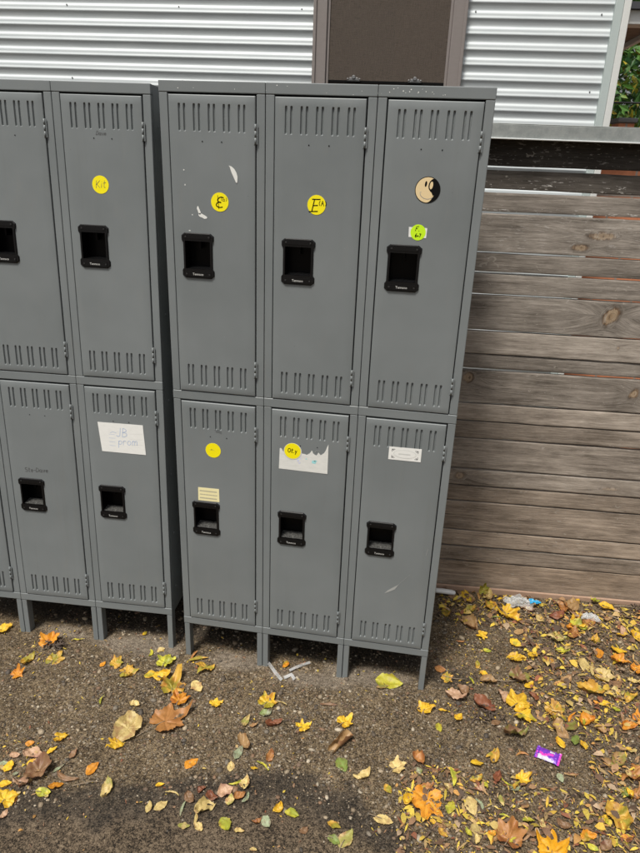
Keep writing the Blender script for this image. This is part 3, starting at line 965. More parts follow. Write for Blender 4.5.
# ------------------------------------------------------------------ stickers, labels and marks on the doors
class Flat:
    """thin printed layers in the plane of a door; x to the right, z up, in bank coordinates"""
    def __init__(s, door): s.bm = bmesh.new(); s.mats = []; s.d = door
    def mi(s, m):
        if m not in s.mats: s.mats.append(m)
        return s.mats.index(m)
    def poly(s, pts, mat, layer=0, thick=0.0):
        i = s.mi(mat); y = -.0010-.00022*layer
        d = s.d.location
        v = [s.bm.verts.new((x-d.x, y, z-d.z)) for x, z in pts]
        fc = s.bm.faces.new(v); fc.material_index = i
        if fc.normal.y > 0 or True:
            fc.normal_update()
            if fc.normal.y > 0: fc.normal_flip()
        if thick:
            w = [s.bm.verts.new((x-d.x, y+thick, z-d.z)) for x, z in pts]
            n = len(v)
            for k in range(n):
                q = s.bm.faces.new((v[k], v[(k+1) % n], w[(k+1) % n], w[k])); q.material_index = i
        return fc
    def disc(s, cx, cz, rx, rz, mat, layer=0, n=40, rot=0, thick=0.0):
        s.poly([(cx+rx*math.cos(a)*math.cos(rot)-rz*math.sin(a)*math.sin(rot), cz+rx*math.cos(a)*math.sin(rot)+rz*math.sin(a)*math.cos(rot)) for a in np.linspace(0, 2*math.pi, n+1)[:-1]], mat, layer, thick)
    def stroke(s, pts, w, mat, layer=2):
        p = [Vector(q) for q in pts]
        for a, b in zip(p, p[1:]):
            d = (b-a)
            if d.length < 1e-6: continue
            d.normalize(); n = Vector((-d.y, d.x))*w*.5; e = d*w*.25
            s.poly([tuple(a-e-n), tuple(b+e-n), tuple(b+e+n), tuple(a-e+n)], mat, layer)
    def write(s, glyphs, x, z, sc, w, mat, layer=2, slant=0.0, rot=0.0, adv=.75):
        cr, sr = math.cos(rot), math.sin(rot)
        cx = 0
        for g in glyphs:
            gw = 0
            for st in STROKES.get(g, []):
                P = []
                for px, pz in st:
                    gw = max(gw, px)
                    a = (cx+px+slant*pz)*sc+random.uniform(-.0004, .0004); b = pz*sc+random.uniform(-.0004, .0004)
                    P.append((x+a*cr-b*sr, z+a*sr+b*cr))
                s.stroke(P, w, mat, layer)
            cx += (gw if gw else .3)+.22
    def done(s, name, label=None):
        o = obj(name, s.bm, [MT[m] for m in s.mats], s.d)
        if label: o['label'] = label
        return o
def arc(cx, cz, rx, rz, a0, a1, n=8): return [(cx+rx*math.cos(R(a)), cz+rz*math.sin(R(a))) for a in np.linspace(a0, a1, n)]
STROKES = {
 'K': [[(0,0),(.02,1)], [(.5,1),(.03,.45)], [(.1,.5),(.55,0)]], 'i': [[(0,.0),(.02,.6)], [(.03,.8),(.05,.85)]],
 't': [[(.15,1),(.13,.1),(.25,0),(.35,.08)], [(0,.65),(.38,.7)]],
 'E': [arc(.5,.75,.4,.27,60,270), arc(.45,.25,.45,.27,90,310)], 'H': [[(.1,0),(.12,1)], [(-.1,1.02),(.62,1.02)], [(.1,.5),(.5,.52)], [(-.15,-.02),(.6,.02)]], 'F': [[(.6,1.0),(.1,.95),(.0,0)], [(.02,.5),(.45,.55)]],
 'Z': [[(0,1),(.6,1.02),(.3,.55),(.0,.0),(.65,.02)], [(.1,.5),(.55,.55)]],
 '(': [arc(.3,.5,.3,.55,120,240)], ')': [arc(0,.5,.3,.55,60,-60)], 'a': [arc(.25,.3,.25,.3,20,340), [(.5,.6),(.52,.05),(.62,0)]],
 'A': [[(0,0),(.3,1),(.6,0)], [(.12,.4),(.48,.4)]], '.': [[(0,0),(.06,.05)]], 'O': [arc(.3,.5,.3,.5,90,450,14)],
 'y': [[(0,.6),(.2,.1)], [(.42,.6),(.15,-.4)]], 'J': [[(.4,1),(.38,.15),(.2,0),(0,.15)]], 'B': [[(.05,0),(.05,1)], arc(.05,.77,.4,.23,90,-90), arc(.05,.27,.5,.27,90,-90)],
 'p': [[(0,.6),(.02,-.4)], arc(.22,.35,.22,.27,170,-170)], 'r': [[(0,.6),(.02,0)], arc(.2,.35,.2,.25,170,40)], 'o': [arc(.25,.3,.25,.3,90,450,10)],
 'm': [[(0,.6),(.02,0)], arc(.17,.35,.15,.25,180,0), [(.32,.35),(.32,0)], arc(.47,.35,.15,.25,180,0), [(.62,.35),(.64,0)]],
 's': [arc(.2,.45,.2,.15,40,270), arc(.2,.15,.22,.15,90,-140)], 'S': [arc(.3,.75,.28,.25,40,270), arc(.3,.25,.3,.25,90,-140)],
 'e': [[(.02,.3),(.45,.33)]+arc(.24,.3,.22,.3,10,310)], 'v': [[(0,.6),(.2,0),(.42,.6)]], 'D': [[(0,0),(.02,1)], arc(.02,.5,.55,.5,90,-90)], 'd': [arc(.22,.3,.22,.3,0,360), [(.45,1),(.46,0)]],
 'n': [[(0,.6),(.02,0)], arc(.2,.33,.18,.27,180,0), [(.38,.33),(.4,0)]], '-': [[(0,.4),(.35,.42)]], 'b': [[(0,1),(.02,0)], arc(.24,.3,.22,.3,180,-180)], 'z': [[(0,.6),(.4,.6),(0,0),(.42,.02)]], '+': [[(0,.3),(.4,.3)], [(.2,.55),(.2,.05)]], '6': [[(.4,1),(.1,.5)]+arc(.25,.27,.22,.27,150,510,12)], '7': [[(0,1),(.5,1),(.15,0)]], ' ': [],
}
RS = .0262
s = Flat(DA[(0,2)]); s.disc(.745, 1.698, RS, RS, 'yellow_paper', 0, thick=.0006)
s.write('Kit', .731, 1.688, .021, .0013, 'grey_ink', 1, .15, .05)
s.done('round_sticker', 'round yellow sticker with a handwritten name')
s = Flat(DA[(0,2)]); s.write('Dave', .742, 1.838, .011, .0010, 'grey_ink', 0, .2); s.done('pen_scribble', 'small pen scribble between two rivet holes')
s = Flat(DA[(1,2)])
s.poly([(.677,.922), (.686,.814), (.845,.812), (.839,.922)], 'white_paper', 0, .0006)
s.write('JB', .742, .873, .032, .0016, 'blue_ink', 1, .1); s.write('prom', .748, .842, .026, .0015, 'blue_ink', 1, .15, .06)
s.stroke([(.72,.885), (.73,.89), (.742,.886)], .0012, 'blue_ink', 1)
for k in range(4): s.stroke([(.715,.838+.014*k), (.737,.838+.014*k)], .0008, 'blue_ink', 1)
for k in range(3): s.stroke([(.79,.846+.02*k), (.834,.848+.02*k)], .0005, 'pale_grey_ink', 1)
s.done('paper_note', 'white paper note with blue handwriting')
s = Flat(DA[(1,1)]); s.write('Ste-Dave', .388, .708, .016, .0016, 'grey_ink', 0, .1, .05); s.done('pen_scribble', 'black marker scribble above a latch pocket')

s = Flat(DB[(0,0)]); s.disc(.172, 1.669, RS, RS, 'yellow_paper', 0, thick=.0006)
s.write('E', .160, 1.655, .027, .0030, 'black_ink', 1, .15); s.stroke([(.166,1.687), (.169,1.650)], .0016, 'black_ink', 1); s.write('(a)', .177, 1.672, .010, .0012, 'black_ink', 1)
s.done('round_sticker', 'round yellow sticker with a bold letter and a small bracketed mark, left upper door')
s = Flat(DB[(0,1)]); s.disc(.456, 1.674, RS, RS*1.02, 'yellow_paper', 0, thick=.0006)
s.write('H', .440, 1.656, .032, .0030, 'black_ink', 1, .2); s.write('(A)', .464, 1.672, .013, .0018, 'black_ink', 1)
s.done('round_sticker', 'round yellow sticker with a thin slanted letter, middle upper door')
s = Flat(DB[(0,0)])
o_ = [(.2005,1.7685), (.2085,1.766), (.2165,1.7595), (.2225,1.750), (.2255,1.740), (.2252,1.728), (.2235,1.7225)]; i_ = [(.2205,1.7245), (.2165,1.733), (.2125,1.741), (.2085,1.749), (.2055,1.757), (.2035,1.7635)]
s.poly(o_+i_, 'residue', 0, .0003)
s.done('sticker_residue', 'white crescent of sticker residue')
s = Flat(DB[(0,0)])
for cx, cz, rx, rz, ro in ((.108,1.643,.004,.012,.3), (.120,1.628,.014,.0055,-.35), (.088,1.630,.0018,.0018,0), (.067,1.752,.002,.002,0), (.069,1.712,.0018,.0025,0), (.078,1.585,.003,.0015,0), (.111,1.634,.003,.002,0)):
    s.poly([(cx+(rx*math.cos(a)*math.cos(ro)-rz*math.sin(a)*math.sin(ro))*random.uniform(.75, 1.15), cz+(rx*math.cos(a)*math.sin(ro)+rz*math.sin(a)*math.cos(ro))*random.uniform(.75, 1.15)) for a in np.linspace(0, 6.28, 13)[:-1]], 'residue')
s.done('paint_chips', 'white paint chips')

# yin yang smiley
s = Flat(DB[(0,2)]); cx, cz, r_ = .761, 1.727, .0345
def yy(pts, rot=-.12): return [(cx+(x*math.cos(rot)-z*math.sin(rot))*r_, cz+(x*math.sin(rot)+z*math.cos(rot))*r_) for x, z in pts]
s.poly(yy(arc(0,0,1,1,0,360,49)[:-1]), 'black_ink', 0, .0006)
shape = arc(0,0,.945,.945,72,278,26)+[(.27,-.86), (.40,-.70), (.49,-.50), (.46,-.32), (.34,-.16), (.18,-.04), (.06,.10), (0,.28), (0,.46), (.05,.64), (.14,.78), (.24,.87)]
s.poly(yy(shape), 'cream', 1)
s.poly(yy(arc(-.22,.42,.085,.22,0,360,21)[:-1]), 'black_ink', 2)
s.poly(yy(arc(.22,.38,.125,.29,0,360,21)[:-1]), 'cream', 2)
s.stroke(yy(arc(.02,-.28,.55,.40,190,325,14)), .0014, 'scratch', 2)
s.stroke(yy([(-.56,-.28), (-.46,-.22)]), .0012, 'scratch', 2)
s.stroke(yy([(.42,-.42), (.53,-.34), (.50,-.46)]), .0014, 'cream', 2)
s.done('smiley_sticker', 'cream and black yin yang smiley sticker')
s = Flat(DB[(0,2)])
s.poly([(.720,1.601), (.719,1.628), (.770,1.627), (.769,1.600)], 'white_paper', 0, .0006)
s.disc(.7455, 1.6145, .0212, .0215, 'lime_paper', 1, thick=.0003)
s.write('F.', .737, 1.618, .012, .0016, 'black_ink', 2, .2); s.write('6+7', .738, 1.602, .009, .0020, 'black_ink', 2, 0, 0)
s.done('number_sticker', 'lime green round sticker on a small white label')
s = Flat(DB[(1,0)]); s.disc(.133, .880, RS, RS, 'yellow_paper', 0, thick=.0006); s.stroke([(.122,.880), (.128,.883), (.136,.881)], .004, 'olive_ink', 1)
s.done('round_sticker', 'plain round yellow sticker, left lower door')
s = Flat(DB[(1,0)])
s.poly([(.076,.736), (.075,.686), (.151,.687), (.150,.737)], 'manila', 0, .0006)
for k in range(3):
    z = .724-.0135*k; x = .082
    while x < .143:
        l = random.uniform(.004, .011); s.stroke([(x, z), (min(x+l, .144), z)], .0045 if k != 1 else .0035, 'pencil', 1); x += l+.0025
s.done('paper_label', 'pale yellow paper label with small faint print')
s = Flat(DB[(1,0)])
for k in range(2): s.stroke([(.140+.004*k,.953-.006*k), (.150,.955-.006*k), (.163,.951-.006*k)], .0014, 'grey_ink', 0)
s.done('pencil_smudge')
s = Flat(DB[(1,1)])
top = [(.360,.918)]; x = .360
tops = [(.368,.913), (.374,.902), (.380,.905), (.42,.903), (.424,.914), (.430,.912), (.436,.902), (.452,.899), (.462,.907), (.468,.918), (.473,.905), (.484,.901), (.490,.912), (.496,.903), (.508,.910), (.514,.925), (.521,.944)]
tz = np.interp(np.linspace(.361,.520,64), [q[0] for q in tops], [q[1] for q in tops])
jag = [(float(x), float(z)+random.uniform(-.0016, .0012)) for x, z in zip(np.linspace(.361,.520,64), tz)]
s.poly([(.359,.840), (.522,.838), (.5215,.944)]+jag[::-1], 'torn_paper', 0, .0006)
for (bx, bz, br, m) in ((.475,.876,.0085,'teal_ink'), (.481,.880,.005,'teal_ink'), (.428,.868,.004,'lilac_ink'), (.423,.876,.004,'lilac_ink'), (.431,.884,.003,'lilac_ink'), (.45,.885,.003,'teal_ink'), (.447,.893,.002,'lilac_ink')):
    s.poly([(bx+br*math.cos(a)*random.uniform(.5, 1.2), bz+br*math.sin(a)*random.uniform(.5, 1.2)) for a in np.linspace(0, 6.28, 11)[:-1]], m, 1)
s.stroke([(.478,.912), (.482,.918), (.494,.917)], .0014, 'scratch', 1)
s.done('paper_note', 'torn white paper with faded blue marks')
s = Flat(DB[(1,1)]); s.disc(.4045, .907, .0300, .0295, 'pale_grey_ink', 2); s.disc(.404, .908, RS*1.05, RS*1.05, 'yellow_paper', 3, thick=.0006)
s.write('Ot.y', .388, .903, .014, .0022, 'black_ink', 4, .1, -.03)
s.done('round_sticker', 'round yellow sticker overlapping torn white paper')
s = Flat(DB[(1,2)])
s.poly([(.716,.958), (.7155,.914), (.8185,.914), (.8185,.959)], 'white_paper', 0, .0006)
s.poly(arc(.767,.936,.036,.0145,0,360,29)[:-1], 'pale_grey_ink', 1); s.poly(arc(.767,.936,.0345,.0132,0,360,29)[:-1], 'white_paper', 2)
for sx in (-1, 1):
    for sz in (-1, 1):
        ax, az = .767+sx*.041, .936+sz*.0145
        s.stroke([(ax-sx*.009, az), (ax, az), (ax, az-sz*.008)], .0018, 'dark_grey_ink', 1)
        s.stroke([(ax, az), (ax-sx*.006, az-sz*.005)], .0016, 'dark_grey_ink', 1)
xx = .748
while xx < .785:
    l = random.uniform(.003, .007); s.stroke([(xx, .936), (xx+l, .936)], .004, 'pale_grey_ink', 3); xx += l+.002
s.done('paper_label', 'white printed label with dark corner ornaments')
s = Flat(DB[(1,2)])
s.poly([(.740,.403), (.752,.409), (.775,.424), (.790,.452), (.784,.444), (.770,.433), (.752,.418)], 'scratch')
s.stroke([(.79,.452), (.812,.480), (.822,.492)], .0006, 'scratch', 0); s.stroke([(.868,.575), (.872,.600)], .0010, 'scratch', 0)
s.done('scratch', 'pale diagonal scratch')

bm = bmesh.new()
for k in range(26):
    x, z = (random.gauss(.70, .035), random.uniform(ZT-.022, ZT-.004)) if k < 12 else (random.uniform(.02, .9), random.uniform(ZT-.026, ZT-.002))
    q = random.uniform(.0006, .0019)
    vs = [bm.verts.new((x+q*random.uniform(.6, 1.2)*math.cos(a), -.0004, z+q*random.uniform(.6, 1.2)*math.sin(a))) for a in np.linspace(0, 6.28, 8)[:-1]]
    bm.faces.new(vs)
obj('paint_specks', bm, MT['residue'], BANK_B)

# ------------------------------------------------------------------ fallen leaves (x, y, length, heading, shape, colour, stalk, filler)
LEAVES = [(-0.755,-0.016,0.071,48,'m','yellow',0,0),
(-0.541,-0.043,0.091,99,'m','orange',0,0),
(-0.469,-0.13,0.078,76,'m','gold',0,0),
(-0.558,-0.229,0.058,44,'m','orange',0,0),
(-0.561,-0.161,0.065,70,'c','gold',0,0),
(-0.438,-0.015,0.044,5,'n','lime',0,0),
(-0.233,-0.102,0.06,71,'m','gold',0,0),
(-0.173,-0.138,0.078,27,'m','gold',0,0),
(-0.282,-0.118,0.031,72,'o','orange',0,0),
(-0.206,-0.285,0.041,92,'n','lime',0,0),
(-0.083,-0.278,0.04,-1,'c','pale',0,0),
(-0.057,-0.376,0.1,66,'w','pale',0,0),
(-0.071,-0.45,0.061,-128,'m','yellow',0,0),
(-0.259,-0.459,0.058,12,'m','yellow',1,0),
(-0.2,0.079,0.027,72,'o','yellow',0,0),
(-0.129,-0.019,0.05,106,'n','lime',0,0),
(-0.343,-0.501,0.03,25,'o','orange',0,0),
(-0.363,-0.553,0.037,11,'c','pink',0,0),
(-0.357,-0.593,0.045,97,'o','yellow',0,0),
(-0.312,-0.534,0.063,11,'c','pink',0,0),
(-0.26,-0.512,0.037,54,'o','yellow',0,0),
(-0.29,-0.565,0.046,24,'o','yellow',0,0),
(-0.255,-0.584,0.078,54,'w','brown',0,0),
(-0.304,-0.689,0.087,95,'m','yellow',0,0),
(-0.333,-0.65,0.039,24,'o','yellow',0,0),
(-0.205,-0.656,0.051,1,'o','lime',1,0),
(-0.18,-0.627,0.047,30,'o','orange',0,0),
(-0.281,-0.64,0.062,-9,'c','pink',0,0),
(-0.162,-0.602,0.08,-5,'n','brown',0,0),
(-0.103,-0.55,0.053,72,'o','orange',0,0),
(-0.024,-0.603,0.065,98,'c','pale',0,0),
(-0.276,-0.743,0.033,82,'c','pink',0,0),
(-0.322,-0.612,0.019,39,'o','sage',0,0),
(-0.381,-0.583,0.031,11,'o','sage',0,0),
(-0.184,-0.512,0.038,81,'c','brown',0,0),
(-0.206,-0.57,0.042,67,'n','sage',0,0),
(0.122,-0.638,0.041,99,'o','pale',0,0),
(-0.058,-0.055,0.086,89,'m','lime',0,0),
(-0.102,0.004,0.034,43,'o','pale',0,0),
(-0.086,-0.13,0.053,26,'o','yellow',0,0),
(-0.039,-0.131,0.071,26,'c','yellow',0,0),
(0.015,-0.171,0.116,96,'m','gold',0,0),
(0.062,-0.225,0.079,76,'m','orange',0,0),
(0.059,-0.322,0.145,45,'m','rust',1,0),
(0.057,-0.019,0.082,27,'n','gold',0,0),
(0.032,-0.007,0.06,78,'n','rust',0,0),
(0.098,-0.06,0.084,-114,'m','gold',0,0),
(0.101,-0.158,0.061,-41,'o','pale',0,0),
(0.193,-0.221,0.052,38,'m','yellow',0,0),
(0.369,-0.171,0.08,61,'m','yellow',0,0),
(0.418,-0.165,0.049,-20,'n','pale',0,0),
(0.376,-0.23,0.045,25,'c','sage',0,0),
(0.314,-0.278,0.052,81,'c','pale',0,0),
(0.349,-0.289,0.034,37,'c','tan',0,0),
(0.41,-0.267,0.061,24,'c','red',0,0),
(0.335,-0.363,0.071,-50,'c','tan',0,0),
(0.326,-0.405,0.054,80,'o','sage',0,0),
(0.431,-0.396,0.049,86,'c','rust',0,0),
(0.392,0.024,0.043,95,'o','orange',0,0),
(0.19,-0.468,0.053,55,'o','orange',0,0),
(0.319,-0.457,0.037,98,'o','pale',0,0),
(0.42,-0.433,0.051,-22,'n','lime',0,0),
(0.392,-0.45,0.026,-11,'o','yellow',0,0),
(0.125,-0.562,0.029,29,'o','yellow',0,0),
(0.174,-0.58,0.047,0,'n','pale',0,0),
(0.155,-0.628,0.047,47,'o','pale',0,0),
(0.219,-0.626,0.052,92,'n','sage',0,0),
(0.228,-0.59,0.045,-45,'c','brown',0,0),
(0.282,-0.61,0.068,34,'c','pale',0,0),
(0.271,-0.651,0.043,100,'n','pale',0,0),
(0.288,-0.673,0.032,-36,'c','pale',0,0),
(0.245,-0.678,0.037,11,'o','pale',0,0),
(0.253,-0.554,0.033,59,'c','red',0,0),
(0.291,-0.574,0.05,-29,'c','red',0,0),
(0.327,-0.547,0.053,35,'c','pink',0,0),
(0.352,-0.517,0.045,29,'n','lime',0,0),
(0.379,-0.511,0.047,88,'c','pale',0,0),
(0.373,-0.555,0.039,34,'c','rust',0,0),
(0.398,-0.557,0.048,77,'n','sage',0,0),
(0.35,-0.573,0.039,88,'o','pale',0,0),
(0.362,-0.652,0.054,-46,'o','lime',0,0),
(0.404,-0.663,0.031,11,'c','pale',0,0),
(0.447,-0.626,0.031,33,'c','rust',0,0),
(0.473,-0.621,0.044,-49,'o','sage',0,0),
(0.501,-0.573,0.04,65,'c','yellow',0,0),
(0.541,-0.578,0.048,-10,'o','lime',0,0),
(0.458,-0.709,0.023,-9,'o','pale',0,0),
(0.586,-0.627,0.032,42,'c','brown',0,0),
(0.786,0.011,0.107,-2,'o','lime',0,0),
(0.763,-0.02,0.048,12,'o','tan',0,0),
(0.921,-0.09,0.071,69,'m','yellow',1,0),
(0.513,-0.26,0.062,47,'m','yellow',1,0),
(0.65,-0.209,0.072,56,'m','yellow',1,0),
(0.649,-0.3,0.105,55,'r','tan',0,0),
(0.663,-0.38,0.057,-55,'o','green',0,0),
(0.584,-0.14,0.067,5,'n','brown',0,0),
(0.84,-0.352,0.062,33,'m','pale',1,0),
(0.906,-0.312,0.062,-71,'c','rust',0,0),
(0.974,0.119,0.045,-3,'o','rust',0,0),
(0.734,-0.411,0.061,23,'c','pale',0,0),
(0.814,-0.439,0.039,-58,'o','gold',0,0),
(0.931,-0.471,0.123,-93,'m','orange',1,0),
(0.88,-0.468,0.052,50,'c','yellow',0,0),
(0.927,-0.42,0.065,22,'c','rust',0,0),
(0.668,-0.589,0.043,-10,'o','gold',0,0),
(0.808,-0.549,0.06,-5,'o','pale',1,0),
(0.675,-0.634,0.042,-21,'o','green',1,0),
(0.708,-0.625,0.067,60,'o','pale',1,0),
(0.907,-0.358,0.032,-71,'o','sage',0,0),
(0.954,-0.36,0.038,-50,'c','tan',0,0),
(1.16,0.605,0.06,0,'u','olive',0,0),
(1.09,0.604,0.083,-72,'o','yellow',0,0),
(1.104,0.513,0.064,39,'c','gold',0,0),
(1.265,0.513,0.113,-39,'m','yellow',0,0),
(1.205,0.564,0.066,-64,'o','yellow',0,0),
(1.145,0.349,0.055,-20,'m','yellow',0,0),
(1.275,0.327,0.055,-37,'o','yellow',0,0),
(1.099,0.416,0.094,-50,'c','tan',0,0),
(1.299,0.407,0.052,37,'o','tan',0,0),
(1.159,0.261,0.034,-19,'o','lime',0,0),
(0.988,0.658,0.074,50,'c','brown',0,0),
(1.249,0.624,0.056,39,'n','yellow',0,0),
(1.352,0.574,0.062,-23,'c','pink',0,0),
(1.212,0.481,0.046,4,'n','green',0,0),
(1.701,0.657,0.071,-25,'o','yellow',0,0),
(1.549,0.5,0.074,-32,'c','lime',0,0),
(1.446,0.395,0.089,25,'m','pale',0,0),
(1.715,0.471,0.037,-23,'o','yellow',0,0),
(1.598,0.524,0.078,36,'c','rust',0,0),
(1.478,0.546,0.083,37,'c','red',0,0),
(1.574,0.659,0.071,64,'n','yellow',0,0),
(1.457,0.318,0.057,-3,'c','lime',0,0),
(1.682,0.366,0.065,-13,'o','yellow',0,0),
(1.521,0.436,0.08,58,'c','rust',0,0),
(1.0,0.076,0.052,36,'m','gold',0,0),
(1.028,-0.015,0.084,-24,'c','pink',0,0),
(1.057,0.011,0.056,-57,'c','brown',0,0),
(0.988,-0.085,0.044,-9,'n','yellow',0,0),
(1.036,-0.112,0.041,60,'o','yellow',0,0),
(1.152,0.087,0.065,-2,'c','tan',0,0),
(1.139,0.121,0.043,-47,'o','yellow',0,0),
(1.093,0.085,0.045,-68,'n','lime',0,0),
(1.266,0.237,0.072,12,'m','yellow',0,0),
(1.338,0.269,0.051,52,'c','yellow',0,0),
(1.252,0.002,0.111,57,'m','yellow',0,0),
(1.266,-0.061,0.092,-9,'m','yellow',0,0),
(1.201,0.021,0.055,-70,'c','pink',0,0),
(1.126,-0.038,0.089,-31,'c','red',0,0),
(1.222,-0.154,0.089,17,'c','brown',0,0),
(1.273,0.128,0.071,24,'w','brown',0,0),
(1.303,0.103,0.049,43,'o','yellow',0,0),
(1.313,0.039,0.046,-49,'c','red',0,0),
(1.393,0.252,0.056,-37,'o','gold',0,0),
(1.666,0.298,0.078,-12,'m','orange',0,0),
(1.593,0.206,0.088,-20,'m','pale',0,0),
(1.524,0.118,0.096,-19,'c','gold',0,0),
(1.614,0.122,0.069,-54,'m','pale',0,0),
(1.566,0.067,0.041,12,'o','yellow',0,0),
(1.378,-0.014,0.085,-49,'m','gold',0,0),
(1.375,-0.096,0.079,-61,'c','tan',0,0),
(1.372,-0.157,0.053,-73,'o','yellow',0,0),
(1.48,-0.035,0.064,32,'c','orange',0,0),
(1.519,-0.071,0.042,-34,'c','tan',0,0),
(1.618,-0.029,0.067,23,'c','orange',0,0),
(1.729,0.267,0.071,48,'m','orange',0,0),
(1.425,-0.134,0.052,66,'o','green',0,0),
(1.447,-0.154,0.039,-74,'o','yellow',0,0),
(1.427,-0.027,0.067,61,'n','orange',0,0),
(1.697,0.201,0.046,-3,'c','pale',0,0),
(1.598,0.04,0.031,-36,'o','lime',0,0),
(1.091,-0.294,0.047,17,'o','yellow',0,0),
(1.232,-0.326,0.058,31,'m','yellow',0,0),
(1.065,-0.455,0.066,-74,'o','pale',0,0),
(1.095,-0.449,0.048,-64,'n','sage',0,0),
(1.014,-0.363,0.067,-78,'n','lime',0,0),
(1.035,-0.38,0.049,-68,'n','tan',0,0),
(1.088,-0.359,0.049,32,'c','gold',0,0),
(1.105,-0.388,0.053,-75,'n','tan',0,0),
(1.157,-0.416,0.038,-76,'o','pale',0,0),
(1.076,-0.531,0.051,-68,'o','pale',0,0),
(1.118,-0.541,0.049,77,'n','gold',0,0),
(1.17,-0.531,0.102,68,'m','rust',0,0),
(1.22,-0.506,0.056,-40,'w','brown',0,0),
(1.167,-0.468,0.043,-19,'n','lime',0,0),
(0.976,-0.538,0.062,-54,'n','tan',0,0),
(1.178,-0.345,0.043,-41,'n','lime',0,0),
(1.204,-0.365,0.035,31,'o','sage',0,0),
(1.151,-0.335,0.056,70,'c','red',0,0),
(1.582,-0.238,0.103,-77,'m','rust',0,0),
(1.547,-0.314,0.056,-8,'m','green',0,0),
(1.499,-0.416,0.079,-85,'w','gold',0,0),
(1.453,-0.418,0.043,50,'o','yellow',0,0),
(1.284,-0.548,0.105,81,'m','amber',0,0),
(1.39,-0.276,0.053,15,'n','tan',0,0),
(1.349,-0.299,0.035,-71,'o','sage',0,0),
(1.23,-0.469,0.04,16,'o','lime',0,0),
(1.267,-0.474,0.047,-79,'c','pale',0,0),
(1.33,-0.468,0.046,-20,'c','brown',0,0),
(1.394,-0.487,0.054,21,'c','orange',0,0),
(1.401,-0.522,0.034,-27,'o','lime',0,0),
(1.442,-0.508,0.05,43,'c','brown',0,0),
(1.576,-0.136,0.069,-2,'n','tan',0,0),
(1.551,-0.186,0.06,52,'c','tan',0,0),
(1.515,-0.209,0.039,-32,'c','tan',0,0),
(1.607,-0.138,0.034,11,'o','pale',0,0),
(1.673,0.014,0.067,39,'m','orange',0,0),
(0.969,-0.164,0.042,-80,'o','lime',0,1),
(1.226,-0.426,0.03,33,'o','tan',0,1),
(1.507,0.603,0.07,-84,'c','rust',0,1),
(1.587,0.527,0.053,-90,'n','brown',0,1),
(1.721,0.168,0.048,53,'o','tan',0,1),
(1.164,-0.11,0.041,33,'o','brown',0,1),
(1.635,0.179,0.062,56,'o','brown',0,1),
(1.699,0.024,0.038,44,'n','tan',0,1),
(1.632,-0.341,0.038,37,'o','yellow',0,1),
(1.199,-0.506,0.022,-9,'c','rust',0,1),
(1.498,-0.404,0.025,-22,'c','pale',0,1),
(1.056,0.293,0.035,8,'n','rust',0,1),
(1.182,0.617,0.049,29,'c','pale',0,1),
(1.508,-0.472,0.034,3,'c','orange',0,1),
(1.64,-0.209,0.027,-15,'c','gold',0,1),
(1.345,0.463,0.038,28,'n','brown',0,1),
(1.658,-0.138,0.024,-21,'n','gold',0,1),
(1.666,-0.125,0.026,9,'c','yellow',0,1),
(1.393,0.514,0.045,-58,'c','pale',0,1),
(1.569,-0.239,0.031,-77,'c','pale',0,1),
(1.601,0.332,0.058,-99,'o','orange',0,1),
(1.594,-0.459,0.021,-61,'c','yellow',0,1),
(1.61,-0.0,0.056,-93,'n','brown',0,1),
(1.582,-0.316,0.03,-74,'c','gold',0,1),
(1.606,0.421,0.056,69,'c','gold',0,1),
(1.49,0.135,0.043,-99,'n','gold',0,1),
(1.001,-0.402,0.043,-56,'c','pale',0,1),
(1.591,0.189,0.068,-95,'n','yellow',0,1),
(1.556,-0.316,0.038,-79,'c','yellow',0,1),
(1.519,0.483,0.054,20,'c','orange',0,1),
(1.464,-0.426,0.028,-96,'o','lime',0,1),
(1.483,0.348,0.068,61,'n','pale',0,1),
(1.732,0.501,0.065,-96,'c','pink',0,1),
(1.781,0.483,0.066,-88,'c','yellow',0,1),
(1.077,-0.558,0.032,85,'c','pale',0,1),
(1.66,0.693,0.079,-100,'c','lime',0,1),
(1.424,-0.076,0.068,56,'o','brown',0,1),
(1.18,0.55,0.057,-78,'c','gold',0,1),
(1.664,0.298,0.063,27,'n','yellow',0,1),
(1.0,0.479,0.066,-82,'o','gold',0,1),
(1.117,0.174,0.04,86,'c','gold',0,1),
(1.546,0.624,0.105,77,'c','tan',0,1),
(1.052,-0.547,0.029,-53,'c','lime',0,1),
(1.525,0.252,0.08,-97,'o','pale',0,1),
(1.265,-0.541,0.024,1,'n','gold',0,1),
(1.781,0.206,0.061,36,'c','yellow',0,1),
(1.62,-0.357,0.047,60,'c','rust',0,1),
(1.266,-0.535,0.036,-91,'c','rust',0,1),
(1.188,0.619,0.071,85,'c','pale',0,1),
(0.953,-0.526,0.023,-23,'o','yellow',0,1),
(1.687,0.569,0.043,32,'c','tan',0,1),
(1.152,-0.257,0.058,66,'c','gold',0,1),
(1.569,-0.32,0.051,44,'c','rust',0,1),
(1.141,-0.248,0.052,48,'n','gold',0,1),
(1.589,-0.288,0.049,-103,'n','tan',0,1),
(1.554,0.551,0.085,76,'c','yellow',0,1),
(1.476,-0.039,0.062,51,'n','lime',0,1),
(1.096,-0.389,0.035,3,'c','pink',0,1),
(0.982,-0.544,0.023,34,'c','brown',0,1),
(1.444,0.15,0.056,36,'c','tan',0,1),
(1.554,0.237,0.073,78,'n','pale',0,1),
(1.221,0.477,0.059,-86,'n','yellow',0,1),
(1.853,0.634,0.058,-67,'c','rust',0,1),
(1.668,0.116,0.071,42,'c','gold',0,1),
(1.533,0.06,0.025,-36,'c','orange',0,1),
(1.111,0.587,0.062,-85,'c','tan',0,1),
(0.981,-0.556,0.035,-35,'o','gold',0,1),
(1.122,-0.536,0.026,13,'c','orange',0,1),
(1.179,-0.541,0.041,33,'n','lime',0,1),
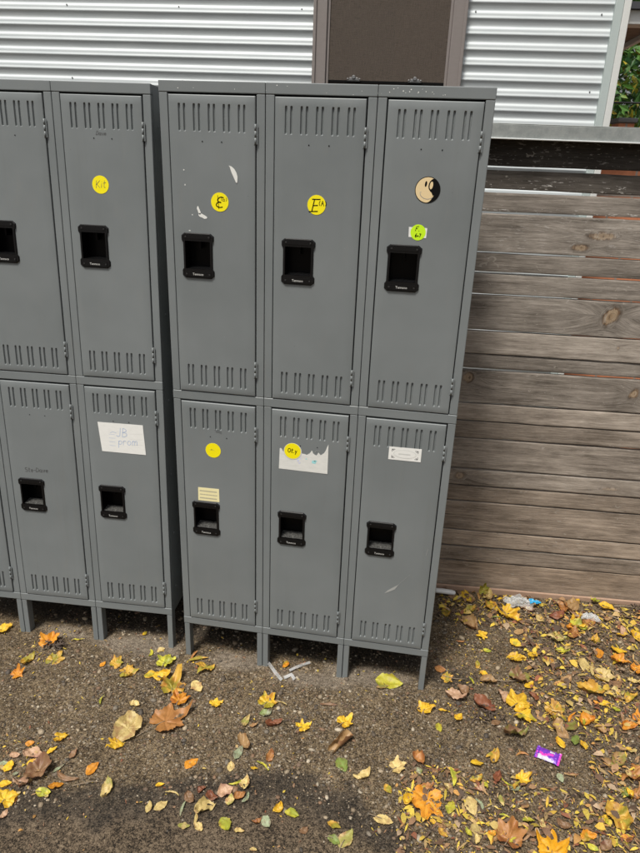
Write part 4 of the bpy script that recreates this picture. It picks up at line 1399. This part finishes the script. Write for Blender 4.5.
(1.239,-0.224,0.043,8,'n','rust',0,1),
(1.112,-0.37,0.029,-49,'c','lime',0,1),
(1.569,0.494,0.033,12,'c','yellow',0,1),
(1.376,-0.017,0.041,-7,'n','pale',0,1),
(1.204,-0.358,0.035,51,'c','gold',0,1),
(0.992,-0.53,0.032,-2,'c','tan',0,1),
(1.467,-0.494,0.026,67,'c','lime',0,1),
(1.501,-0.49,0.02,-76,'n','gold',0,1),
(1.005,-0.468,0.046,73,'o','lime',0,1),
(1.727,0.742,0.086,-99,'n','gold',0,1),
(1.664,-0.15,0.048,49,'o','brown',0,1),
(1.131,-0.54,0.03,55,'o','tan',0,1),
(1.284,-0.551,0.032,59,'c','yellow',0,1),
(-0.264,-0.593,0.021,-5,'c','tan',0,1),
(-0.376,-0.604,0.032,-4,'c','pale',0,1),
(-0.19,-0.661,0.026,-55,'c','pale',0,1),
(-0.269,-0.624,0.02,87,'o','pale',0,1),
(-0.315,-0.521,0.043,-36,'n','pale',0,1),
(-0.276,-0.671,0.017,41,'c','pale',0,1),
(-0.229,-0.666,0.017,33,'n','tan',0,1),
(-0.276,-0.689,0.025,-51,'o','rust',0,1)]
PAL = {'yellow': (.80,.50,.030), 'orange': (.70,.29,.022), 'amber': (.74,.36,.012), 'gold': (.60,.36,.05), 'pale': (.62,.48,.19), 'tan': (.40,.25,.11),
       'brown': (.25,.145,.075), 'rust': (.42,.19,.055), 'red': (.24,.085,.04), 'pink': (.50,.32,.20), 'lime': (.56,.52,.05), 'green': (.18,.25,.05),
       'sage': (.32,.37,.23), 'olive': (.30,.26,.03)}
def lobed_radius(th, rg):
    lobes = [(90, 1.0, 20), (38, .86, 19), (142, .86, 19), (-12, .60, 20), (192, .60, 20)]
    amp = [l[1]*rg.uniform(.88, 1.1) for l in lobes]
    r = np.full_like(th, .58)
    for (a, _, w), A in zip(lobes, amp):
        d = (np.degrees(th)-a+180) % 360-180
        r = np.maximum(r, A*(1-.40*np.clip(np.abs(d)/(w*1.15), 0, 1.6)**1.0)*(np.abs(d) < 45))
        for s in (-1, 1):                                       # side teeth of each lobe
            dd = d-s*13
            r = np.maximum(r, A*.78*(1-.4*np.clip(np.abs(dd)/11, 0, 1.5))*(np.abs(dd) < 16))
    d = (np.degrees(th)+90+180) % 360-180
    r = np.where(np.abs(d) < 28, np.minimum(r, .22+.010*np.abs(d)), r)
    return r
def leaf_mesh(L, kind, col, seed):
    rg = np.random.default_rng(seed)
    V = []; F = []; C = []
    base = np.array(PAL[col])*rg.uniform(.85, 1.12)
    if kind in 'mwu':
        nt, nr = 64, 7
        th = np.linspace(0, 2*math.pi, nt, endpoint=False)
        if kind == 'w':
            r = .62+.28*np.cos(th-math.pi/2)**2+.07*np.cos(2*th+rg.uniform(0, 6))+.05*np.sin(5*th+rg.uniform(0, 6))+rg.normal(0, .018, nt)
        else:
            r = lobed_radius(th, rg)*(1+rg.normal(0, .04, nt))
        P = [np.zeros((1, 2))]
        for k in range(1, nr+1): P.append(np.stack([np.cos(th)*r, np.sin(th)*r], 1)*(k/nr))
        P = np.concatenate(P)
        F += [(0, 1+i, 1+(i+1) % nt) for i in range(nt)]
        for k in range(nr-1):
            a = 1+k*nt; b = a+nt
            F += [(a+i, b+i, b+(i+1) % nt, a+(i+1) % nt) for i in range(nt)]
        sc = L/1.5
        ang = np.degrees(np.arctan2(P[:, 1], P[:, 0])); rr = np.hypot(P[:, 0], P[:, 1])
        vein = np.zeros(len(P))
        for a in (90, 38, 142, -12, 192):
            d = np.abs((ang-a+180) % 360-180)
            vein = np.maximum(vein, np.exp(-(d*rr/3.2)**2)*(rr < .95))
        edge = np.concatenate([[0], np.repeat(np.arange(1, nr+1)/nr, nt)])
        cup = rg.uniform(-.05, .22); fold = rg.uniform(.05, .28) if L > .11 else rg.uniform(.3, .95); tw = rg.uniform(-.25, .25)
        z = cup*rr**2 + fold*np.abs(P[:, 0])*rr*.6 + tw*P[:, 0]*P[:, 1] - .05*vein
        z += (fbm(P[:, 0]*2.5+50+seed, P[:, 1]*2.5+50, 3, seed)-.5)*(.65 if L > .11 else 1.1)*rr
        for a in rg.uniform(0, 360, 2):                          # curled tips
            q = np.clip((P[:, 0]*math.cos(R(a))+P[:, 1]*math.sin(R(a)))-.45, 0, 1)
            z += q**1.6*rg.uniform(.2, .8)
        X = np.stack([P[:, 0]*sc, P[:, 1]*sc-.15*sc, z*sc], 1)
    else:
        nu, nv = 17, 9
        u = np.linspace(0, 1, nu); v = np.linspace(-1, 1, nv)
        wr = {'o': rg.uniform(.25, .36), 'c': rg.uniform(.26, .42), 'n': rg.uniform(.08, .14), 'r': .34}[kind]
        w = np.sin(math.pi*np.clip(u, 0, 1)**.85)**.8*wr*(1+rg.normal(0, .06, nu))+.006
        if kind == 'r': w = np.sin(math.pi*np.clip(u*.88+.08, 0, 1))**.5*.36*(1+rg.normal(0, .09, nu))
        U, Vv = np.meshgrid(u, v, indexing='ij')
        lat = Vv*w[:, None]*(1+(fbm(U*5+seed, Vv*3+30, 2, seed)-.5)*.3)
        curl = {'o': rg.uniform(.1, .5), 'c': rg.uniform(1.2, 2.4), 'n': rg.uniform(.5, 1.6), 'r': 4.0}[kind]
        if kind == 'r':
            a = lat/(.12+.05*U); rad = .12+.05*U
            x = np.sin(a)*rad; z = (1-np.cos(a))*rad*1.1
        else:
            a = lat*curl/max(wr, .05)*.6
            x = np.sin(a)/np.where(np.abs(curl) < .01, 1, curl/max(wr, .05)*.6); z = (1-np.cos(a))/(curl/max(wr, .05)*.6)
        bend = rg.uniform(-.1, .25) if kind != 'c' else rg.uniform(.1, .9)
        y = (U-.5); z = z + bend*(U-.45)**2*1.3 + (fbm(U*4+seed, Vv*2+9, 3, seed+3)-.5)*(.40 if kind == 'c' else .16)
        side = rg.uniform(-.5, .5)*(1.6 if kind in 'nc' else .6)
        x = x + side*(U-.5)**2
        X = np.stack([x.ravel()*L, y.ravel()*L, z.ravel()*L], 1)
        F += [tuple(q) for q in grid_faces(nu, nv)]
        rr = (np.abs(Vv)*.8+np.abs(U-.5)).ravel(); vein = np.exp(-(lat.ravel()/.03)**2); edge = np.maximum(np.abs(Vv), np.abs(2*U-1)**4).ravel()
        P = X[:, :2]/L
    n1 = fbm(P[:, 0]*4+seed*.37, P[:, 1]*4+7, 3, seed+11)
    lt = np.clip(base*1.22+.03, 0, .85); dk = base*np.array([.62, .42, .5])
    t = sst(.62, .82, n1+.22*edge)[:, None]*rg.uniform(.2, .9)
    Cc = base*(1-t)+dk*t
    Cc = Cc*(1-.45*vein[:, None])+lt*.45*vein[:, None]
    if col in ('lime', 'olive', 'gold') or rg.random() < .15:
        g = sst(.5, .62, fbm(P[:, 0]*3+3, P[:, 1]*3+seed, 2, seed+5))[:, None]*.6
        Cc = Cc*(1-g)+np.array([.20, .27, .03])*g
    X[:, 2] -= np.percentile(X[:, 2], 12)
    return mesh_np('fallen_leaf', X, F, True, {'Col': np.clip(Cc, .01, .9)}), X
# landmarks that the labels of the small leaves point to
ANCHORS = [((1.32, -.22), 'the purple sweet wrapper'), ((1.32, .59), 'the blue tipped plastic bag'), ((1.0, .60), 'the white plastic piece'), ((1.61, .555), 'the crumpled clear film'),
           ((.916, .0), "the smiley bank's right end leg"), ((.61, .0), "the smiley bank's third leg"), ((.305, .0), "the plastic strips under the lockers"),
           ((-.05, .02), 'the gap between the locker banks'), ((-.38, .0), "the left bank's right leg pair"), ((-.68, -.02), "the left bank's left leg pair")]
SPECIAL = {(169, 721): 0}
SIZEW = {'m': 'lobed', 'w': 'broad', 'u': 'upright lobed', 'o': 'oval', 'c': 'curled', 'n': 'narrow', 'r': 'rolled'}
BIG = {}
def mark(i, text): BIG[i] = text
def near_leaf(x, y, t, c):
    return min((k for k, l in enumerate(LEAVES) if l[4] == t and l[5] == c), key=lambda k: (LEAVES[k][0]-x)**2+(LEAVES[k][1]-y)**2)
BIGS = [(lambda l: l[4] == 'm' and l[5] == 'rust' and l[6] == 1, 'the big rust leaf with a stalk', 'big rust brown lobed leaf with a long stalk, lying in front of the locker gap'),
        (lambda l: l[4] == 'r', 'the rolled tan leaf', 'tan leaf rolled into a tube on the bare ground before the smiley bank'),
        (lambda l: l[4] == 'm' and l[5] == 'orange' and l[6] == 1, 'the big orange leaf', 'big bright orange lobed leaf with its tip pointing at the viewer, bottom centre'),
        (lambda l: l[4] == 'm' and l[5] == 'amber', 'the bright amber leaf at the bottom edge', 'bright amber lobed leaf cut by the bottom edge right of centre'),
        (lambda l: l[4] == 'u', 'the leaf standing against the fence', 'olive and brown lobed leaf standing upright against the fence boards'),
        (lambda l: l[4] == 'w' and l[5] == 'pale', 'the pale speckled broad leaf', 'pale yellowish speckled broad leaf lying underside up, left of the rust leaf'),
        (lambda l: l[4] == 'w' and l[5] == 'gold', 'the golden broad leaf at lower right', 'golden speckled broad leaf lying on litter in the lower right corner'),
        (lambda l: l[4] == 'm' and l[5] == 'green', 'the green lobed leaf at the right edge', 'green lobed leaf under the large rust leaf at the right edge'),
        (lambda l: l[4] == 'o' and l[5] == 'lime' and l[2] > .09 and l[1] > -.1, 'the long lime leaf by the legs', 'long lime green leaf lying beside the right end leg of the smiley bank')]
for test, ph, lab in BIGS:
    for k, l in enumerate(LEAVES):
        if test(l):
            BIG[k] = lab; ANCHORS.append(((l[0], l[1]), ph)); break
def rel(dx, dy):
    if abs(dx) > abs(dy)*1.2: return 'right of' if dx > 0 else 'left of'
    return 'behind' if dy > 0 else 'in front of'
ORD = ['', 'second nearest', 'third nearest', 'fourth nearest', 'fifth nearest', 'sixth nearest', 'seventh nearest', 'eighth nearest', 'ninth nearest', 'tenth nearest']
seen = {}
for k, (x, y, L, a, t, c, st, auto) in enumerate(LEAVES):
    if k in BIG: continue
    (ax, ay), ph = min(ANCHORS, key=lambda A: (A[0][0]-x)**2+(A[0][1]-y)**2)
    sz = 'large' if L > .105 else ('small' if L < .06 else '')
    seen.setdefault((sz, c, t, rel(x-ax, y-ay), ph), []).append((math.hypot(x-ax, y-ay), k))
LAB = dict(BIG)
for (sz, c, t, rl, ph), lst in seen.items():
    for n, (d, k) in enumerate(sorted(lst)):
        LAB[k] = ' '.join(w for w in ('nearest' if n == 0 and len(lst) > 1 else ORD[min(n, 9)], sz, c, SIZEW[t], 'leaf', rl, ph) if w)
for k, (x, y, L, a, t, c, st, auto) in enumerate(LEAVES):
    L = L*(.94 if t in 'mw' else .96)
    me, X = leaf_mesh(L, t, c, 100+k)
    z = float(ground_h(x, y))
    lift = .002+(RNG.uniform(0, .010) if x > 1.0 else RNG.uniform(0, .003))
    ln = RNG.uniform(.05, .25) if t in 'mw' else RNG.uniform(.1, .4)
    if t == 'u':
        o = obj('fallen_leaf', me, MT['leaf'], None, (x, FA+FB*x-.050, z+.050), (R(68), R(12), R(18)))
    else:
        rx, ry = RNG.uniform(-.22, .22), RNG.uniform(-.22, .22)
        if t in 'on': rx, ry = rx*.7, ry*1.6
        if t == 'm' and L > .13: rx, ry = rx*.3, ry*.3
        o = obj('fallen_leaf', me, MT['leaf'], None, (x, y, z+lift+abs(ry)*L*.16), (rx, ry, R(a-90)))
    tag(o, LAB[k], 'leaf', 'fallen autumn leaves on the ground')
    if st or (t == 'm' and L > .065 and not auto):
        bm = bmesh.new()
        sl = L*(RNG.uniform(.5, .8) if st else RNG.uniform(.2, .45))
        b0 = np.array([0, -L*.10, .002]); sx = RNG.uniform(-.35, .35)
        tube(bm, [(b0[0]+sx*sl*q*q, b0[1]-sl*q-.0, max(.001, .004-.003*q)+.003*math.sin(q*3)) for q in np.linspace(0, 1, 7)], [.0011]*6+[.0017], 6)
        obj('leaf_stalk', bm, MT['twig'], o)

# crumbs of dead leaves, seeds and bits: nobody could count them
def litter(n):
    V = []; F = []; C = []
    pal = np.array([(.16,.085,.045), (.10,.06,.035), (.30,.17,.08), (.46,.31,.13), (.24,.08,.035), (.58,.42,.13), (.72,.50,.06), (.66,.42,.05), (.07,.045,.03), (.42,.30,.19), (.62,.46,.06), (.60,.44,.05), (.22,.12,.06), (.50,.26,.07), (.13,.075,.045), (.34,.20,.10)])
    N = 200000
    xs = RNG.uniform(-1.2, 2.3, N); ys = RNG.uniform(-.9, .66, N)
    ps = np.full(N, .04)
    conds = [(np.abs(ys) < .1, .09), ((xs > -.6) & (xs < -.45) & (ys > -.15) & (ys < .05), .5), ((xs < -.25) & (ys > -.66) & (ys < -.48), .35), (xs > 1.45, .7),
             ((xs > .85) & (ys < -.33), .75), ((xs > 1.0) & (ys > -.1), np.where(xs < 1.3, .42, .8)), ((xs > .97) & (ys > .42), 1.0)]
    for c_, v_ in conds: ps = np.where(c_, v_, ps)
    ok = (ys < FA+FB*xs-.02) & (RNG.random(N) < ps*(.30+1.4*fbm(xs*7, ys*7, 2, 66))*.8)
    xs = xs[ok][:n]; ys = ys[ok][:n]; ps = ps[ok][:n]; hz = ground_h(xs, ys)
    for k, (x, y, p, h0) in enumerate(zip(xs, ys, ps, hz)):
        L = RNG.uniform(.004, .015)*(RNG.uniform(1.5, 3.2) if p > .6 and RNG.random() < .5 else 1); w = L*(RNG.uniform(.08, .3) if RNG.random() < .6 else RNG.uniform(.3, .6))
        a = RNG.uniform(0, 6.28); t = np.array([math.cos(a), math.sin(a), RNG.uniform(-.35, .35)]); b = np.array([-math.sin(a), math.cos(a), RNG.uniform(-.5, .5)])
        up = np.array([0, 0, 1.])
        o = np.array([x, y, h0+.0015+RNG.uniform(0, .010 if p > .55 else .002)])
        cv = RNG.uniform(-.2, .8)*w
        q = np.stack([o-t*L*.5, o-t*L*.15-b*w*.5+up*cv, o+t*L*.2-b*w*.4+up*cv, o+t*L*.5, o+t*L*.15+b*w*.5+up*cv*.6, o-t*L*.2+b*w*.45+up*cv*.6])
        V.append(q); F += [(k*6, k*6+1, k*6+5), (k*6+1, k*6+2, k*6+4, k*6+5), (k*6+2, k*6+3, k*6+4)]
        C.append(np.tile(pal[RNG.integers(len(pal))]*RNG.uniform(.7, 1.25), (6, 1)))
    return mesh_np('leaf_litter', np.concatenate(V), F, True, {'Col': np.concatenate(C)})
tag(obj('leaf_litter', litter(17000), MT['litter']), 'brown crumbs of dead leaves and bits strewn over the earth', 'leaf litter', kind='stuff')

# ------------------------------------------------------------------ twigs
def twig(pts, rad, mat, label):
    bm = bmesh.new()
    o = Vector((*pts[0], 0))
    P = []
    for i, (x, y) in enumerate(pts):
        P.append((x-o.x, y-o.y, float(ground_h(x, y))+rad+.003+RNG.uniform(0, .005)))
    tube(bm, P, [rad*(1-.5*i/(len(P)-1)) for i in range(len(P))], 6)
    tag(obj('twig', bm, MT[mat], None, (o.x, o.y, 0)), label, 'twig', 'fallen twigs')
twig([(1.66,.615), (1.72,.585), (1.77,.567), (1.85,.555), (1.95,.52)], .0028, 'twig', 'long pale twig curving along the fence foot at the right edge')
twig([(1.73,.66), (1.78,.672), (1.83,.668)], .003, 'twig', 'short pale twig behind the long one, right of the oval yellow leaf')
twig([(1.15,.47), (1.20,.43), (1.23,.38)], .002, 'dark_twig', 'dark twig in front of the leaf standing against the fence')
twig([(.98,.085), (1.03,.078), (1.075,.088)], .0018, 'twig', 'thin pale twig right of the end locker leg')
twig([(-.13,-.62), (-.08,-.595), (-.05,-.59)], .0014, 'twig', 'thin straw coloured twig on the dark strip at lower left')
twig([(1.15,.10), (1.21,.10), (1.26,.112)], .0022, 'twig', 'pale twig lying across a tan leaf right of the lockers')
twig([(1.05,-.56), (1.09,-.585), (1.12,-.62)], .0016, 'dark_twig', 'thin dark twig right of the big orange leaf')
twig([(-.52,-.02), (-.49,-.05), (-.46,-.045), (-.43,-.075)], .0016, 'dark_twig', "dark twig by the left bank's legs among debris")
twig([(1.25,-.09), (1.22,-.17), (1.26,-.22)], .0018, 'dark_twig', 'dark crooked twig left of the purple wrapper')

# ------------------------------------------------------------------ rubbish
def wrapper():
    L, Wd = .078, .043
    nu, nv = 41, 17
    V = []; mi = []
    for side in (1, -1):
        for i in range(nu):
            for j in range(nv):
                u = i/(nu-1)*2-1; v = j/(nv-1)*2-1
                crimp = 1-sst(.74, .80, abs(u))
                z = side*(.0070*crimp*(1-v**4)*(1-.35*abs(u)**2)) + .0012*math.sin(j*2.1)*(1-crimp) + .0050*(fbm(np.array([u*6+9*side]), np.array([v*6+5]), 3, 4)[0]-.5)
                wv = Wd*.5*(1+.10*(1-crimp)) + .001*math.sin(i*2.7)*(abs(u) > .97)
                V.append((u*L*.5 + .0009*((j % 2)*2-1)*(abs(u) > .99), v*wv, z))
    F = []; M_ = []
    g = grid_faces(nu, nv)
    for s_ in (0, 1):
        for q in g:
            q2 = q+s_*nu*nv
            F.append(tuple(q2) if s_ == 0 else tuple(q2[::-1]))
            i = q[0]//nv; j = q[0] % nv
            u = (i+.5)/(nu-1)*2-1; v = (j+.5)/(nv-1)*2-1
            m = 0
            if abs(u) > .84: m = 1 if u > 0 else 0
            if s_ == 0:
                if -.74 < u < .55 and v < -.45-.25*math.sin(u*4): m = 2
                if -.70 < u < .45 and -.30+.2*math.sin(u*5) < v < .12+.2*math.sin(u*5): m = 1
                if .1 < u < .5 and .35 < v < .75: m = 2
                if -.95 < u < -.80 and v < .2: m = 1
            M_.append(m)
    me = mesh_np('sweet_wrapper', V, F, True, None, M_)
    o = obj('sweet_wrapper', me, [MT['purple_film'], MT['magenta_film'], MT['white_film']], None, (1.322, -.220, .0105), (R(8), R(-5), R(-22)))
    tag(o, 'crumpled purple and magenta foil sweet wrapper lying on the bare earth', 'wrapper')
wrapper()

def crumple(name, sx, sy, h, mat, loc, rz, seed, label, cat, blue=False):
    n = 34
    u, v = np.meshgrid(np.linspace(-1, 1, n), np.linspace(-1, 1, n), indexing='ij')
    u = u.ravel(); v = v.ravel()
    z = h*np.clip(1-(u**2+v**2)*.55, .05, 1)*(.35+1.2*np.abs(fbm(u*2.2+seed, v*2.2+seed, 4, seed)-.5)*2.4)
    ru = u+(fbm(u*3+9, v*3, 3, seed+1)-.5)*.7; rv = v+(fbm(u*3, v*3+9, 3, seed+2)-.5)*.7
    me = mesh_np(name, np.stack([ru*sx, rv*sy, z], 1), grid_faces(n, n), False)
    o = tag(obj(name, me, MT[mat], None, loc, (0, 0, rz)), label, cat)
    if blue:
        u, v = np.meshgrid(np.linspace(0, 1, 12), np.linspace(-1, 1, 9), indexing='ij'); u = u.ravel(); v = v.ravel()
        z = .014+.02*(fbm(u*3+4, v*2+8, 3, 9)-.3)
        me = mesh_np('blue_printed_end', np.stack([sx*.75+u*.050, v*.016*(1-.7*u), z+.006], 1), grid_faces(12, 9), False)
        obj('blue_printed_end', me, MT['blue_film'], o)
    return o
crumple('plastic_bag', .058, .034, .045, 'clear', (1.315, .590, .012), R(2), 3, 'crumpled clear plastic bag with a blue printed end at the fence foot', 'plastic bag', True)
crumple('plastic_film', .036, .017, .028, 'clear', (1.612, .556, .010), R(-12), 8, 'crumpled clear plastic film in the litter right of the blue tipped bag', 'plastic film')
bm = bmesh.new()
tube(bm, [(-.046,0,0), (-.044,0,0), (-.040,0,0), (-.01,.001,0), (.025,-.001,.001), (.042,-.003,.001), (.046,-.003,.001)], [.003, .010, .013, .0135, .013, .011, .004], 16)
for v in bm.verts: v.co.z *= .8
tag(obj('plastic_piece', bm, MT['white_plastic'], None, (.995, .603, .021), (0, R(2), R(3))), 'short white plastic piece lying in leaves beside the lockers at the fence', 'plastic tube')  # white plastic piece of unclear kind, shaped as a short capsule
def strip(pts, w, label):
    bm = bmesh.new()
    o = Vector(pts[0])
    L = []; Rr = []
    for i, p in enumerate(pts):
        p = Vector(p)-o
        d = (Vector(pts[min(i+1, len(pts)-1)])-Vector(pts[max(i-1, 0)])); d.z = 0; d.normalize()
        nrm = Vector((-d.y, d.x, .35+.2*math.sin(i)))*w*.5
        L.append(bm.verts.new(p+nrm)); Rr.append(bm.verts.new(p-nrm))
    for i in range(len(pts)-1): bm.faces.new((L[i], L[i+1], Rr[i+1], Rr[i]))
    ob = tag(obj('plastic_strip', bm, MT['clear2'], None, tuple(o)), label, 'plastic strip', 'torn plastic strips')
    sm = ob.modifiers.new('thick', 'SOLIDIFY'); sm.thickness = .0012
strip([(.322,.012,.012), (.340,-.010,.016), (.365,-.035,.009), (.395,-.063,.006)], .011, 'torn milky plastic strip sloping toward the viewer between the middle legs')
strip([(.412,-.010,.007), (.432,.008,.010), (.455,.030,.008), (.480,.050,.006)], .009, 'thin whitish plastic strip pointing back under the smiley bank')
strip([(.40,-.05,.006), (.425,-.035,.013), (.44,-.05,.006)], .012, 'short clear plastic scrap between the two strips under the lockers')
def debris(loc, n, rad, label, name, cat):
    bm = bmesh.new()
    for i in range(n):
        a = random.uniform(0, 6.28); d = random.uniform(0, rad); x, y = math.cos(a)*d, math.sin(a)*d*.6
        l = random.uniform(.012, .035); b = random.uniform(0, 6.28); z = random.uniform(.002, .022)*(1-d/rad*.7)
        tube(bm, [(x, y, z), (x+math.cos(b)*l*.5, y+math.sin(b)*l*.5, z+random.uniform(0, .010)), (x+math.cos(b)*l, y+math.sin(b)*l, z+random.uniform(-.004, .006))], [random.uniform(.001, .0026), .003, .0008], 5)
    tag(obj(name, bm, MT['dark_twig'], None, loc), label, cat)
debris((-.505, -.065, .001), 42, .05, "clump of dark rotting leaf bits by the left bank's paired legs", 'debris_clump', 'debris')
debris((1.86, .665, .006), 60, .075, 'heap of dark dry leaf bits at the right end of the fence foot', 'debris_clump', 'debris')
debris((1.14, -.08, .001), 30, .06, 'low clump of dark leaf bits on bare earth left of the purple wrapper', 'debris_clump', 'debris')
